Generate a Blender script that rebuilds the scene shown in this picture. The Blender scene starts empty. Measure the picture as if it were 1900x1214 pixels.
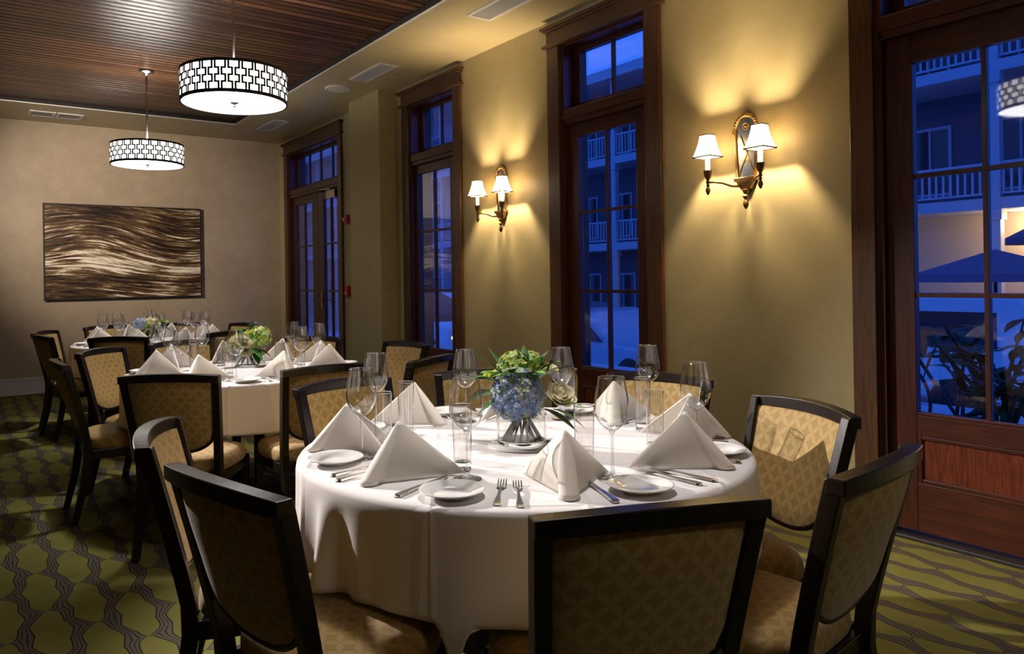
import bpy, bmesh, math, random
from math import sin, cos, pi, radians, sqrt, atan2, hypot
from mathutils import Vector, Matrix

random.seed(7)
SC = bpy.context.scene
COL = SC.collection

# ------------------------------------------------------------------ camera, world, exposure
CAM_H = 1.295
YAW = 0.599281378
ROLL = -0.015395836
FPX, CX, CY = 1378.5, 868.7, 519.0


def make_camera():
    fw = Vector((sin(YAW), cos(YAW), 0))
    rt = Vector((cos(YAW), -sin(YAW), 0))
    up = Vector((0, 0, 1))
    r2 = cos(ROLL) * rt + sin(ROLL) * up
    u2 = -sin(ROLL) * rt + cos(ROLL) * up
    m = Matrix((r2, u2, -fw)).transposed().to_4x4()
    m.translation = (0, 0, CAM_H)
    cd = bpy.data.cameras.new('camera')
    cd.sensor_fit = 'HORIZONTAL'
    cd.sensor_width = 36
    cd.lens = FPX / 1900 * 36
    cd.shift_x = (950 - CX) / 1900
    cd.shift_y = -(607 - CY) / 1900
    cd.clip_start = 0.02
    cd.clip_end = 300
    co = bpy.data.objects.new('camera', cd)
    co.matrix_world = m
    COL.objects.link(co)
    SC.camera = co


make_camera()

SC.view_settings.view_transform = 'Standard'
SC.view_settings.look = 'None'
SC.view_settings.gamma = 1
SC.view_settings.exposure = 1.25
SC.view_settings.use_curve_mapping = False
SC.cycles.max_bounces = 10
SC.cycles.diffuse_bounces = 4
SC.cycles.glossy_bounces = 4
SC.cycles.transmission_bounces = 8
SC.cycles.transparent_max_bounces = 40
SC.cycles.caustics_reflective = False
SC.cycles.caustics_refractive = False
SC.cycles.sample_clamp_indirect = 4.0
SC.cycles.use_denoising = True

world = bpy.data.worlds.new('dusk_sky')
SC.world = world
world.use_nodes = True
_bg = world.node_tree.nodes['Background']
_bg.inputs[0].default_value = (0.022, 0.105, 0.62, 1)
_bg.inputs[1].default_value = 0.8

# light levels
L_DIFFUSER = 3.6
L_SHADE = 1.5
P_PENDANT_DOWN = (52.0, 46.0, 28.0)
P_SPOT = 720.0
P_SCONCE = 25.0

D_BACK = 10.35
# hard spot standing in for an unseen strobe (added fixture is built further down)
SPOT_POS = Vector((-0.58, 5.85, 2.52))
SPOT_AIM = Vector((1.6, 2.3, 0.8))
sd = bpy.data.lights.new('strobe_standin_beam', 'SPOT')
sd.energy = P_SPOT
sd.color = (1.0, 0.91, 0.86)
sd.spot_size = radians(42)
sd.spot_blend = 0.8
sd.shadow_soft_size = 0.035
so = bpy.data.objects.new('strobe_standin_beam', sd)
so.location = SPOT_POS
so.rotation_euler = (SPOT_AIM - SPOT_POS).to_track_quat('-Z', 'Y').to_euler()
COL.objects.link(so)

# second spot, added to brighten the painting and the back wall
PIC_POS = Vector((-0.62, 7.0, 3.0))
PIC_AIM = Vector((1.75, D_BACK, 2.15))
pd = bpy.data.lights.new('added_painting_beam', 'SPOT')
pd.energy = 260.0
pd.color = (1.0, 0.88, 0.78)
pd.spot_size = radians(56)
pd.spot_blend = 1.0
pd.shadow_soft_size = 0.05
po = bpy.data.objects.new('added_painting_beam', pd)
po.location = PIC_POS
po.rotation_euler = (PIC_AIM - PIC_POS).to_track_quat('-Z', 'Y').to_euler()
COL.objects.link(po)

# room measures
W, D, CEIL = 3.81, 10.35, 3.29
XL, YF = -3.0, -5.0
WT = 0.24   # wall thickness


# ------------------------------------------------------------------ mesh helper
class MB:
    def __init__(s):
        s.v, s.f, s.m, s.sm, s.uv = [], [], [], [], {}

    def vert(s, p):
        s.v.append(tuple(p))
        return len(s.v) - 1

    def face(s, idx, m=0, smooth=False, uv=None):
        s.f.append(tuple(idx))
        s.m.append(m)
        s.sm.append(smooth)
        if uv is not None:
            s.uv[len(s.f) - 1] = uv

    def box(s, a, b, m=0, uvs=1.0):
        x0, y0, z0 = a
        x1, y1, z1 = b
        x0, x1 = min(x0, x1), max(x0, x1)
        y0, y1 = min(y0, y1), max(y0, y1)
        z0, z1 = min(z0, z1), max(z0, z1)
        p = [(x0, y0, z0), (x1, y0, z0), (x1, y1, z0), (x0, y1, z0), (x0, y0, z1), (x1, y0, z1), (x1, y1, z1), (x0, y1, z1)]
        s.hexa(p, m)

    def hexa(s, p, m=0):
        i = [s.vert(q) for q in p]
        for q in ((3, 2, 1, 0), (4, 5, 6, 7), (0, 1, 5, 4), (1, 2, 6, 5), (2, 3, 7, 6), (3, 0, 4, 7)):
            s.face([i[k] for k in q], m)

    def grid(s, fn, nu, nv, m=0, smooth=True, close_u=False, uvfn=None, flip=False):
        cu = nu if close_u else nu + 1
        idx = [[s.vert(fn(i / nu, j / nv)) for i in range(cu)] for j in range(nv + 1)]
        for j in range(nv):
            for i in range(nu):
                i2 = (i + 1) % cu
                q = [idx[j][i], idx[j][i2], idx[j + 1][i2], idx[j + 1][i]]
                uv = None
                if uvfn:
                    uv = [uvfn(i / nu, j / nv), uvfn((i + 1) / nu, j / nv), uvfn((i + 1) / nu, (j + 1) / nv), uvfn(i / nu, (j + 1) / nv)]
                if flip:
                    q = q[::-1]
                    uv = uv[::-1] if uv else None
                s.face(q, m, smooth, uv)
        return idx

    def lathe(s, prof, n=24, m=0, c=(0, 0, 0), smooth=True, axis=None):
        rows = []
        for r, z in prof:
            if r < 1e-6:
                rows.append([s.vert((c[0], c[1], c[2] + z))])
            else:
                rows.append([s.vert((c[0] + r * cos(2 * pi * k / n), c[1] + r * sin(2 * pi * k / n), c[2] + z)) for k in range(n)])
        for a, b in zip(rows, rows[1:]):
            for k in range(n):
                k2 = (k + 1) % n
                if len(a) == 1 and len(b) == 1:
                    continue
                if len(a) == 1:
                    s.face([a[0], b[k2], b[k]], m, smooth)
                elif len(b) == 1:
                    s.face([a[k], a[k2], b[0]], m, smooth)
                else:
                    s.face([a[k], a[k2], b[k2], b[k]], m, smooth)

    def tube(s, pts, r, n=8, m=0, cap=True, sx=1.0):
        pts = [Vector(p) for p in pts]
        rs = r if isinstance(r, (list, tuple)) else [r] * len(pts)
        rows = []
        prev = None
        for k, p in enumerate(pts):
            t = (pts[min(k + 1, len(pts) - 1)] - pts[max(k - 1, 0)]).normalized()
            if prev is None:
                a = Vector((0, 0, 1)) if abs(t.z) < .9 else Vector((1, 0, 0))
                x = t.cross(a).normalized()
            else:
                x = (prev - t * prev.dot(t)).normalized()
            prev = x
            y = t.cross(x)
            rows.append([s.vert(p + (x * cos(2 * pi * i / n) * sx + y * sin(2 * pi * i / n)) * rs[k]) for i in range(n)])
        for a, b in zip(rows, rows[1:]):
            for i in range(n):
                s.face([a[i], a[(i + 1) % n], b[(i + 1) % n], b[i]], m, True)
        if cap:
            s.face(rows[0][::-1], m)
            s.face(rows[-1], m)

    def sphere(s, c, r, m=0, nu=12, nv=8, sc=(1, 1, 1)):
        prof = [(r * sin(pi * j / nv), -r * cos(pi * j / nv)) for j in range(nv + 1)]
        prof[0] = (0, -r)
        prof[-1] = (0, r)
        n0 = len(s.v)
        s.lathe(prof, nu, m)
        for i in range(n0, len(s.v)):
            x, y, z = s.v[i]
            s.v[i] = (c[0] + x * sc[0], c[1] + y * sc[1], c[2] + z * sc[2])

    def xform(s, M, start=0):
        for i in range(start, len(s.v)):
            s.v[i] = tuple(M @ Vector(s.v[i]))

    def build(s, name, mats, parent=None, loc=(0, 0, 0), rz=0, bevel=0, solid=0, normals=True):
        me = bpy.data.meshes.new(name)
        me.from_pydata(s.v, [], s.f)
        if not isinstance(mats, (list, tuple)):
            mats = [mats]
        for m in mats:
            me.materials.append(m)
        me.polygons.foreach_set('material_index', s.m)
        me.polygons.foreach_set('use_smooth', s.sm)
        if s.uv:
            ul = me.uv_layers.new(name='UVMap')
            for p in me.polygons:
                u = s.uv.get(p.index)
                if u:
                    for k, li in enumerate(p.loop_indices):
                        ul.data[li].uv = u[k]
        if normals:
            bm = bmesh.new()
            bm.from_mesh(me)
            bmesh.ops.recalc_face_normals(bm, faces=bm.faces)
            bm.to_mesh(me)
            bm.free()
        me.update()
        o = bpy.data.objects.new(name, me)
        o.location = loc
        o.rotation_euler = (0, 0, rz)
        COL.objects.link(o)
        if parent:
            o.parent = parent
        if bevel:
            md = o.modifiers.new('soft_edges', 'BEVEL')
            md.width = bevel
            md.segments = 2
            md.limit_method = 'ANGLE'
        if solid:
            md = o.modifiers.new('thickness', 'SOLIDIFY')
            md.thickness = solid
            md.offset = 0
        return o


def tag(o, label=None, cat=None, group=None, kind=None):
    if label:
        o['label'] = label
    if cat:
        o['category'] = cat
    if group:
        o['group'] = group
    if kind:
        o['kind'] = kind
    return o


def empty(name, loc=(0, 0, 0), rz=0, label=None, cat=None, group=None, kind=None):
    o = bpy.data.objects.new(name, None)
    o.empty_display_size = 0.1
    o.location = loc
    o.rotation_euler = (0, 0, rz)
    COL.objects.link(o)
    return tag(o, label, cat, group, kind)


_kids = {}


def kids(o):
    return [c for c in bpy.data.objects if c.parent == o]


def copy_tree(o, parent=None, cache={}):
    c = o.copy()
    COL.objects.link(c)
    if parent:
        c.parent = parent
    if o.name not in cache:
        cache[o.name] = kids(o)
    for ch in cache[o.name]:
        copy_tree(ch, c)
    return c


class Proto:
    """first use hands out the original, every later use a copy of the thing and its parts"""

    def __init__(s, root):
        s.root, s.used = root, False

    def place(s, loc, rz, label, cat, group=None):
        if s.used:
            o = copy_tree(s.root)
        else:
            o, s.used = s.root, True
        o.location = loc
        o.rotation_euler = (0, 0, rz)
        return tag(o, label, cat, group)


# ------------------------------------------------------------------ materials
MAT = {}


def newmat(name):
    m = bpy.data.materials.new(name)
    m.use_nodes = True
    nt = m.node_tree
    b = nt.nodes['Principled BSDF']
    MAT[name] = m
    return m, nt, b


def N(nt, t, **kw):
    n = nt.nodes.new(t)
    for k, v in kw.items():
        setattr(n, k, v)
    return n


def simple(name, col, rough=.5, metal=0, spec=.5, emit=None, es=0, coat=0):
    m, nt, b = newmat(name)
    b.inputs['Base Color'].default_value = (*col, 1)
    b.inputs['Roughness'].default_value = rough
    b.inputs['Metallic'].default_value = metal
    b.inputs['Specular IOR Level'].default_value = spec
    if coat:
        b.inputs['Coat Weight'].default_value = coat
        b.inputs['Coat Roughness'].default_value = .12
    if emit:
        b.inputs['Emission Color'].default_value = (*emit, 1)
        b.inputs['Emission Strength'].default_value = es
    return m


def math_(nt, op, a, b=None, c=None):
    n = N(nt, 'ShaderNodeMath', operation=op)
    for i, x in enumerate((a, b, c)):
        if x is None:
            continue
        if isinstance(x, (int, float)):
            n.inputs[i].default_value = x
        else:
            nt.links.new(x, n.inputs[i])
    return n.outputs[0]


def ramp(nt, fac, stops, interp='LINEAR'):
    r = N(nt, 'ShaderNodeValToRGB')
    r.color_ramp.interpolation = interp
    el = r.color_ramp.elements
    while len(el) > 1:
        el.remove(el[-1])
    el[0].position = stops[0][0]
    el[0].color = (*stops[0][1], 1)
    for p, c in stops[1:]:
        e = el.new(p)
        e.color = (*c, 1)
    nt.links.new(fac, r.inputs[0])
    return r.outputs[0]


def noise(nt, vec, scale, detail=4, rough=.5, dist=0):
    n = N(nt, 'ShaderNodeTexNoise')
    n.inputs['Scale'].default_value = scale
    n.inputs['Detail'].default_value = detail
    n.inputs['Roughness'].default_value = rough
    n.inputs['Distortion'].default_value = dist
    if vec is not None:
        nt.links.new(vec, n.inputs['Vector'])
    return n.outputs['Fac']


def coords(nt, which='Object', scale=(1, 1, 1), rot=(0, 0, 0)):
    t = N(nt, 'ShaderNodeTexCoord')
    mp = N(nt, 'ShaderNodeMapping')
    mp.inputs['Scale'].default_value = scale
    mp.inputs['Rotation'].default_value = rot
    nt.links.new(t.outputs[which], mp.inputs['Vector'])
    return mp.outputs[0]


def bump(nt, b, h, strength=.3, dist=.005):
    n = N(nt, 'ShaderNodeBump')
    n.inputs['Strength'].default_value = strength
    n.inputs['Distance'].default_value = dist
    nt.links.new(h, n.inputs['Height'])
    nt.links.new(n.outputs[0], b.inputs['Normal'])


def mat_plaster(name, c1, c2, c3, rough=.38):
    m, nt, b = newmat(name)
    v = coords(nt, 'Object')
    f = noise(nt, v, 1.3, 8, .62, .6)
    f2 = noise(nt, v, 6, 6, .6, 1.0)
    f = math_(nt, 'ADD', math_(nt, 'MULTIPLY', f, .65), math_(nt, 'MULTIPLY', f2, .35))
    nt.links.new(ramp(nt, f, [(.3, c1), (.5, c2), (.7, c3)]), b.inputs['Base Color'])
    b.inputs['Roughness'].default_value = rough
    b.inputs['Specular IOR Level'].default_value = .35
    bump(nt, b, noise(nt, v, 9, 5, .6, .5), .12, .01)
    return m


mat_plaster('plaster', (.36, .30, .155), (.41, .345, .185), (.46, .39, .22))
mat_plaster('plaster_back', (.33, .255, .165), (.40, .31, .205), (.47, .37, .25))
mat_plaster('plaster_ceiling', (.38, .31, .17), (.43, .36, .2), (.47, .40, .23))


def mat_wood(name, dark, mid, light, axis='Z', rough=.35, scale=1.0, coat=.25, spec=.4):
    m, nt, b = newmat(name)
    sc = {'Z': (16, 16, 1.1), 'Y': (16, 1.1, 16), 'X': (1.1, 16, 16)}[axis]
    v = coords(nt, 'Object', tuple(k * scale for k in sc))
    f = noise(nt, v, 2.2, 7, .62, 1.2)
    f2 = noise(nt, v, 9, 4, .6, .2)
    f = math_(nt, 'ADD', math_(nt, 'MULTIPLY', f, .7), math_(nt, 'MULTIPLY', f2, .3))
    nt.links.new(ramp(nt, f, [(.3, dark), (.5, mid), (.72, light)]), b.inputs['Base Color'])
    b.inputs['Roughness'].default_value = rough
    b.inputs['Specular IOR Level'].default_value = spec
    b.inputs['Coat Weight'].default_value = coat
    b.inputs['Coat Roughness'].default_value = .2
    bump(nt, b, f, .12, .003)
    return m


mat_wood('mahogany', (.026, .0062, .003), (.062, .0135, .0055), (.115, .028, .010))
mat_wood('mahogany_across', (.026, .0062, .003), (.062, .0135, .0055), (.115, .028, .010), 'Y')
mat_wood('casing_wood', (.038, .015, .006), (.088, .037, .014), (.15, .068, .028))
mat_wood('casing_wood_across', (.040, .016, .007), (.082, .036, .016), (.13, .062, .03), 'Y')
mat_wood('red_panel_wood', (.035, .006, .003), (.13, .024, .008), (.25, .055, .018), 'Z', .35, 2.2)
mat_wood('chair_wood', (.006, .0035, .0025), (.010, .006, .004), (.018, .010, .007), 'Z', .27, 1.0, 0, .42)


def mat_board_ceiling():
    m, nt, b = newmat('board_ceiling')
    v = coords(nt, 'Object', (.6, 9, 9))
    f = noise(nt, v, 2.0, 7, .65, .8)
    sep = N(nt, 'ShaderNodeSeparateXYZ')
    t = N(nt, 'ShaderNodeTexCoord')
    nt.links.new(t.outputs['Object'], sep.inputs[0])
    yy = math_(nt, 'MULTIPLY', sep.outputs[1], 1 / .082)
    cell = math_(nt, 'FLOOR', yy)
    wn = N(nt, 'ShaderNodeTexWhiteNoise', noise_dimensions='1D')
    nt.links.new(cell, wn.inputs['W'])
    f = math_(nt, 'ADD', math_(nt, 'MULTIPLY', f, .55), math_(nt, 'MULTIPLY', wn.outputs['Value'], .45))
    col = ramp(nt, f, [(.2, (.030, .011, .005)), (.5, (.075, .029, .012)), (.8, (.16, .068, .028))])
    fr = math_(nt, 'FRACT', yy)
    d = math_(nt, 'ABSOLUTE', math_(nt, 'SUBTRACT', fr, .5))
    groove = math_(nt, 'SMOOTH_MIN', 1.0, math_(nt, 'MULTIPLY', math_(nt, 'SUBTRACT', .5, d), 5.0), .15)
    mx = N(nt, 'ShaderNodeMix', data_type='RGBA', blend_type='MULTIPLY')
    mx.inputs[0].default_value = 1
    nt.links.new(col, mx.inputs[6])
    g = N(nt, 'ShaderNodeCombineColor')
    gg = math_(nt, 'ADD', math_(nt, 'MULTIPLY', groove, .9), .08)
    for i in range(3):
        nt.links.new(gg, g.inputs[i])
    nt.links.new(g.outputs[0], mx.inputs[7])
    nt.links.new(mx.outputs[2], b.inputs['Base Color'])
    b.inputs['Roughness'].default_value = .34
    b.inputs["Specular IOR Level"].default_value = .32
    bump(nt, b, groove, 1.0, .03)


mat_board_ceiling()


def mat_carpet():
    m, nt, b = newmat('carpet')
    t = N(nt, 'ShaderNodeTexCoord')
    sep = N(nt, 'ShaderNodeSeparateXYZ')
    nt.links.new(t.outputs['Object'], sep.inputs[0])
    PX, PY = .147, .468
    u = math_(nt, 'MULTIPLY', math_(nt, 'SUBTRACT', sep.outputs[0], .265 - PX / 2), 1 / PX)
    wig = math_(nt, 'PINGPONG', math_(nt, 'MULTIPLY', sep.outputs[1], 5 / PY), 1.0)
    u = math_(nt, 'ADD', u, math_(nt, 'MULTIPLY', math_(nt, 'SUBTRACT', wig, .5), .13))
    iu = math_(nt, 'FLOOR', u)
    par = math_(nt, 'MULTIPLY', math_(nt, 'FRACT', math_(nt, 'MULTIPLY', iu, .5)), 1.0)      # 0 or .5
    v = math_(nt, 'ADD', math_(nt, 'MULTIPLY', math_(nt, 'SUBTRACT', sep.outputs[1], 3.64), 1 / PY), par)
    fu = math_(nt, 'ABSOLUTE', math_(nt, 'SUBTRACT', math_(nt, 'FRACT', u), .5))
    def oval(vv):
        t_ = math_(nt, 'SUBTRACT', math_(nt, 'FRACT', math_(nt, 'ADD', vv, .5)), .5)
        q_ = math_(nt, 'SUBTRACT', 1.0, math_(nt, 'POWER', math_(nt, 'ABSOLUTE', math_(nt, 'MULTIPLY', t_, 2.0)), 2.2))
        return math_(nt, 'MULTIPLY', math_(nt, 'POWER', math_(nt, 'MAXIMUM', q_, 0.0), .62), .435)
    h = oval(v)
    hn = oval(math_(nt, 'ADD', v, .5))
    d = math_(nt, 'SUBTRACT', fu, h)                                       # <0 inside this column's oval
    dn = math_(nt, 'SUBTRACT', math_(nt, 'SUBTRACT', 1.0, hn), fu)         # <0 inside the neighbour's oval
    tt = math_(nt, 'DIVIDE', d, math_(nt, 'MAXIMUM', math_(nt, 'ADD', d, dn), .02))
    dm = math_(nt, 'MINIMUM', d, dn)
    grit = noise(nt, t.outputs['Object'], 420, 2, .6)
    patch = noise(nt, t.outputs['Object'], 5, 3, .6)
    green = ramp(nt, math_(nt, 'ADD', math_(nt, 'MULTIPLY', grit, .6), math_(nt, 'MULTIPLY', patch, .4)), [(.3, (.125, .118, .026)), (.7, (.245, .228, .062))])
    grey = ramp(nt, grit, [(.35, (.085, .075, .055)), (.65, (.155, .135, .10))])
    dark = ramp(nt, grit, [(.35, (.018, .013, .012)), (.65, (.045, .034, .03))])

    def near(x, c, w):
        return math_(nt, 'LESS_THAN', math_(nt, 'ABSOLUTE', math_(nt, 'SUBTRACT', x, c)), w)
    l1 = near(dm, .006, .019)
    l2 = near(tt, .34, .045)
    l3 = near(tt, .66, .045)
    lines = math_(nt, 'MAXIMUM', l1, math_(nt, 'MAXIMUM', l2, l3))
    inside = math_(nt, 'LESS_THAN', dm, 0)
    m1 = N(nt, 'ShaderNodeMix', data_type='RGBA')
    nt.links.new(inside, m1.inputs[0])
    nt.links.new(grey, m1.inputs[6])
    nt.links.new(green, m1.inputs[7])
    m2 = N(nt, 'ShaderNodeMix', data_type='RGBA')
    nt.links.new(lines, m2.inputs[0])
    nt.links.new(m1.outputs[2], m2.inputs[6])
    nt.links.new(dark, m2.inputs[7])
    nt.links.new(m2.outputs[2], b.inputs['Base Color'])
    b.inputs['Roughness'].default_value = .95
    b.inputs['Specular IOR Level'].default_value = .1
    bump(nt, b, grit, .5, .003)


mat_carpet()


def mat_chair_fabric():
    m, nt, b = newmat('gold_fabric')
    uv = N(nt, 'ShaderNodeTexCoord')
    mp = N(nt, 'ShaderNodeMapping')
    mp.inputs['Scale'].default_value = (1 / .041, 1 / .041, 1)
    mp.inputs['Rotation'].default_value = (0, 0, radians(45))
    nt.links.new(uv.outputs['UV'], mp.inputs['Vector'])
    fr = N(nt, 'ShaderNodeVectorMath', operation='FRACTION')
    nt.links.new(mp.outputs[0], fr.inputs[0])
    tot = None
    for cx, cy in ((0, 0), (1, 0), (0, 1), (1, 1)):
        ds = N(nt, 'ShaderNodeVectorMath', operation='DISTANCE')
        nt.links.new(fr.outputs[0], ds.inputs[0])
        ds.inputs[1].default_value = (cx, cy, 0)
        # z of the mapped coordinate is zero
        ins = math_(nt, 'LESS_THAN', ds.outputs['Value'], .700)
        tot = ins if tot is None else math_(nt, 'ADD', tot, ins)
    petal = math_(nt, 'GREATER_THAN', tot, 1.5)
    wv = noise(nt, coords(nt, 'UV', (900, 900, 1)), 1, 2, .5)
    base = ramp(nt, wv, [(.3, (.27, .160, .034)), (.7, (.34, .205, .047))])
    pet = ramp(nt, wv, [(.3, (.345, .228, .072)), (.7, (.425, .288, .10))])
    mx = N(nt, 'ShaderNodeMix', data_type='RGBA')
    nt.links.new(petal, mx.inputs[0])
    nt.links.new(base, mx.inputs[6])
    nt.links.new(pet, mx.inputs[7])
    nt.links.new(mx.outputs[2], b.inputs['Base Color'])
    b.inputs['Roughness'].default_value = .62
    b.inputs['Specular IOR Level'].default_value = .3
    b.inputs['Sheen Weight'].default_value = .25
    bump(nt, b, wv, .15, .001)


mat_chair_fabric()


def mat_linen(name, col, rough=.85):
    m, nt, b = newmat(name)
    v = coords(nt, 'Object', (1, 1, 1))
    f = noise(nt, v, 500, 2, .5)
    nt.links.new(ramp(nt, f, [(.3, tuple(c * .93 for c in col)), (.7, col)]), b.inputs['Base Color'])
    b.inputs['Roughness'].default_value = rough
    b.inputs['Specular IOR Level'].default_value = .2
    b.inputs['Sheen Weight'].default_value = .15
    f3 = noise(nt, v, 14, 3, .5, .4)
    bump(nt, b, f3, .10, .006)


mat_linen('linen', (.74, .71, .70))


def add_creases(m, spacing=.37):
    nt = m.node_tree
    b = nt.nodes['Principled BSDF']
    v = coords(nt, 'Object', (1 / spacing, 1 / spacing, 1), (0, 0, radians(33)))
    sep = N(nt, 'ShaderNodeSeparateXYZ')
    nt.links.new(v, sep.inputs[0])
    tot = None
    for k in (0, 1):
        d = math_(nt, 'ABSOLUTE', math_(nt, 'SUBTRACT', math_(nt, 'FRACT', math_(nt, 'ADD', sep.outputs[k], .25)), .5))
        r_ = math_(nt, 'MAXIMUM', math_(nt, 'SUBTRACT', 1.0, math_(nt, 'MULTIPLY', d, 26.0)), 0.0)
        tot = r_ if tot is None else math_(nt, 'MAXIMUM', tot, r_)
    old = b.inputs['Normal'].links[0].from_socket
    n = N(nt, 'ShaderNodeBump')
    n.inputs['Strength'].default_value = .55
    n.inputs['Distance'].default_value = .006
    nt.links.new(tot, n.inputs['Height'])
    nt.links.new(old, n.inputs['Normal'])
    nt.links.new(n.outputs[0], b.inputs['Normal'])


add_creases(MAT['linen'])
mat_linen('napkin_linen', (.80, .745, .66), .7)
simple('porcelain', (.82, .82, .80), .12, 0, .6, coat=.4)
simple('silver', (.72, .70, .67), .18, 1.0)
simple('black_metal', (.02, .018, .016), .4, .6)
simple('nickel', (.42, .39, .35), .3, 1.0)
simple('bronze', (.20, .115, .05), .36, 1.0)
simple('gilt', (.55, .33, .12), .34, 1.0)
simple('antique_mirror', (.30, .32, .31), .26, 1.0)
simple('lattice_black', (.008, .008, .008), .5)
simple('white_paint', (.62, .58, .52), .5)
simple('vent_grey', (.42, .41, .40), .5)
simple('vent_white', (.60, .57, .53), .5)
simple('alarm_red', (.45, .015, .01), .4)
simple('dark_gap', (.008, .006, .005), .8)
simple('threshold', (.02, .016, .014), .5)
simple('candle_white', (.85, .8, .7), .5, emit=(1, .72, .4), es=1.4)
simple('shade_trim', (.03, .014, .006), .6)
simple('canvas_edge', (.02, .012, .008), .6)
simple('glow_white', (.9, .9, .9), .5, emit=(1.0, .95, .88), es=L_SHADE)
simple('glow_diffuser', (.9, .9, .9), .5, emit=(1.0, .96, .93), es=L_DIFFUSER)
simple('glow_bulb', (.9, .9, .9), .5, emit=(1.0, .94, .87), es=100)
simple('spot_lens', (.9, .9, .9), .5, emit=(1.0, .9, .82), es=12)


def mat_lampshade():
    m, nt, b = newmat('sconce_shade')
    out = nt.nodes['Material Output']
    df = N(nt, 'ShaderNodeBsdfDiffuse')
    df.inputs[0].default_value = (.85, .78, .64, 1)
    tl = N(nt, 'ShaderNodeBsdfTranslucent')
    tl.inputs[0].default_value = (.92, .80, .60, 1)
    mx = N(nt, 'ShaderNodeMixShader')
    mx.inputs[0].default_value = .8
    em = N(nt, 'ShaderNodeEmission')
    em.inputs[0].default_value = (1, .84, .58, 1)
    em.inputs[1].default_value = 1.5
    ad = N(nt, 'ShaderNodeAddShader')
    nt.links.new(df.outputs[0], mx.inputs[1])
    nt.links.new(tl.outputs[0], mx.inputs[2])
    nt.links.new(mx.outputs[0], ad.inputs[0])
    nt.links.new(em.outputs[0], ad.inputs[1])
    nt.links.new(ad.outputs[0], out.inputs[0])


mat_lampshade()


def mat_thin_glass(name, tint=(1, 1, 1), edge=.55, ior=1.5, gain=1.0):
    m = bpy.data.materials.new(name)
    m.use_nodes = True
    nt = m.node_tree
    nt.nodes.clear()
    out = N(nt, 'ShaderNodeOutputMaterial')
    tr = N(nt, 'ShaderNodeBsdfTransparent')
    gl = N(nt, 'ShaderNodeBsdfGlossy')
    gl.inputs['Roughness'].default_value = .03
    ge = N(nt, 'ShaderNodeNewGeometry')
    dt = N(nt, 'ShaderNodeVectorMath', operation='DOT_PRODUCT')
    nt.links.new(ge.outputs['Incoming'], dt.inputs[0])
    nt.links.new(ge.outputs['Normal'], dt.inputs[1])
    ct = math_(nt, 'ABSOLUTE', dt.outputs['Value'])
    om = math_(nt, 'SUBTRACT', 1.0, ct)
    f0 = ((ior - 1) / (ior + 1)) ** 2
    refl = math_(nt, 'ADD', math_(nt, 'MULTIPLY', math_(nt, 'POWER', om, 5.0), 1 - f0), f0)
    c = ramp(nt, om, [(0, tint), (.5, tint), (.95, tuple(k * edge for k in tint))])
    nt.links.new(c, tr.inputs['Color'])
    mx = N(nt, 'ShaderNodeMixShader')
    nt.links.new(math_(nt, 'MINIMUM', math_(nt, 'MULTIPLY', refl, gain), 1.0), mx.inputs[0])
    nt.links.new(tr.outputs[0], mx.inputs[1])
    nt.links.new(gl.outputs[0], mx.inputs[2])
    nt.links.new(mx.outputs[0], out.inputs[0])
    MAT[name] = m
    return m


mat_thin_glass('thin_glass', (.965, .97, .965), .38, 1.5, 4.0)
mat_thin_glass('pane_glass', (.95, .96, .98), .9, 1.5, 1.9)


def mat_solid_glass():
    m = bpy.data.materials.new('solid_glass')
    m.use_nodes = True
    nt = m.node_tree
    nt.nodes.clear()
    out = N(nt, 'ShaderNodeOutputMaterial')
    g = N(nt, 'ShaderNodeBsdfGlass')
    g.inputs['IOR'].default_value = 1.46
    g.inputs['Roughness'].default_value = 0
    g.inputs['Color'].default_value = (.97, .98, .97, 1)
    nt.links.new(g.outputs[0], out.inputs[0])
    MAT['solid_glass'] = m


mat_solid_glass()


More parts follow.
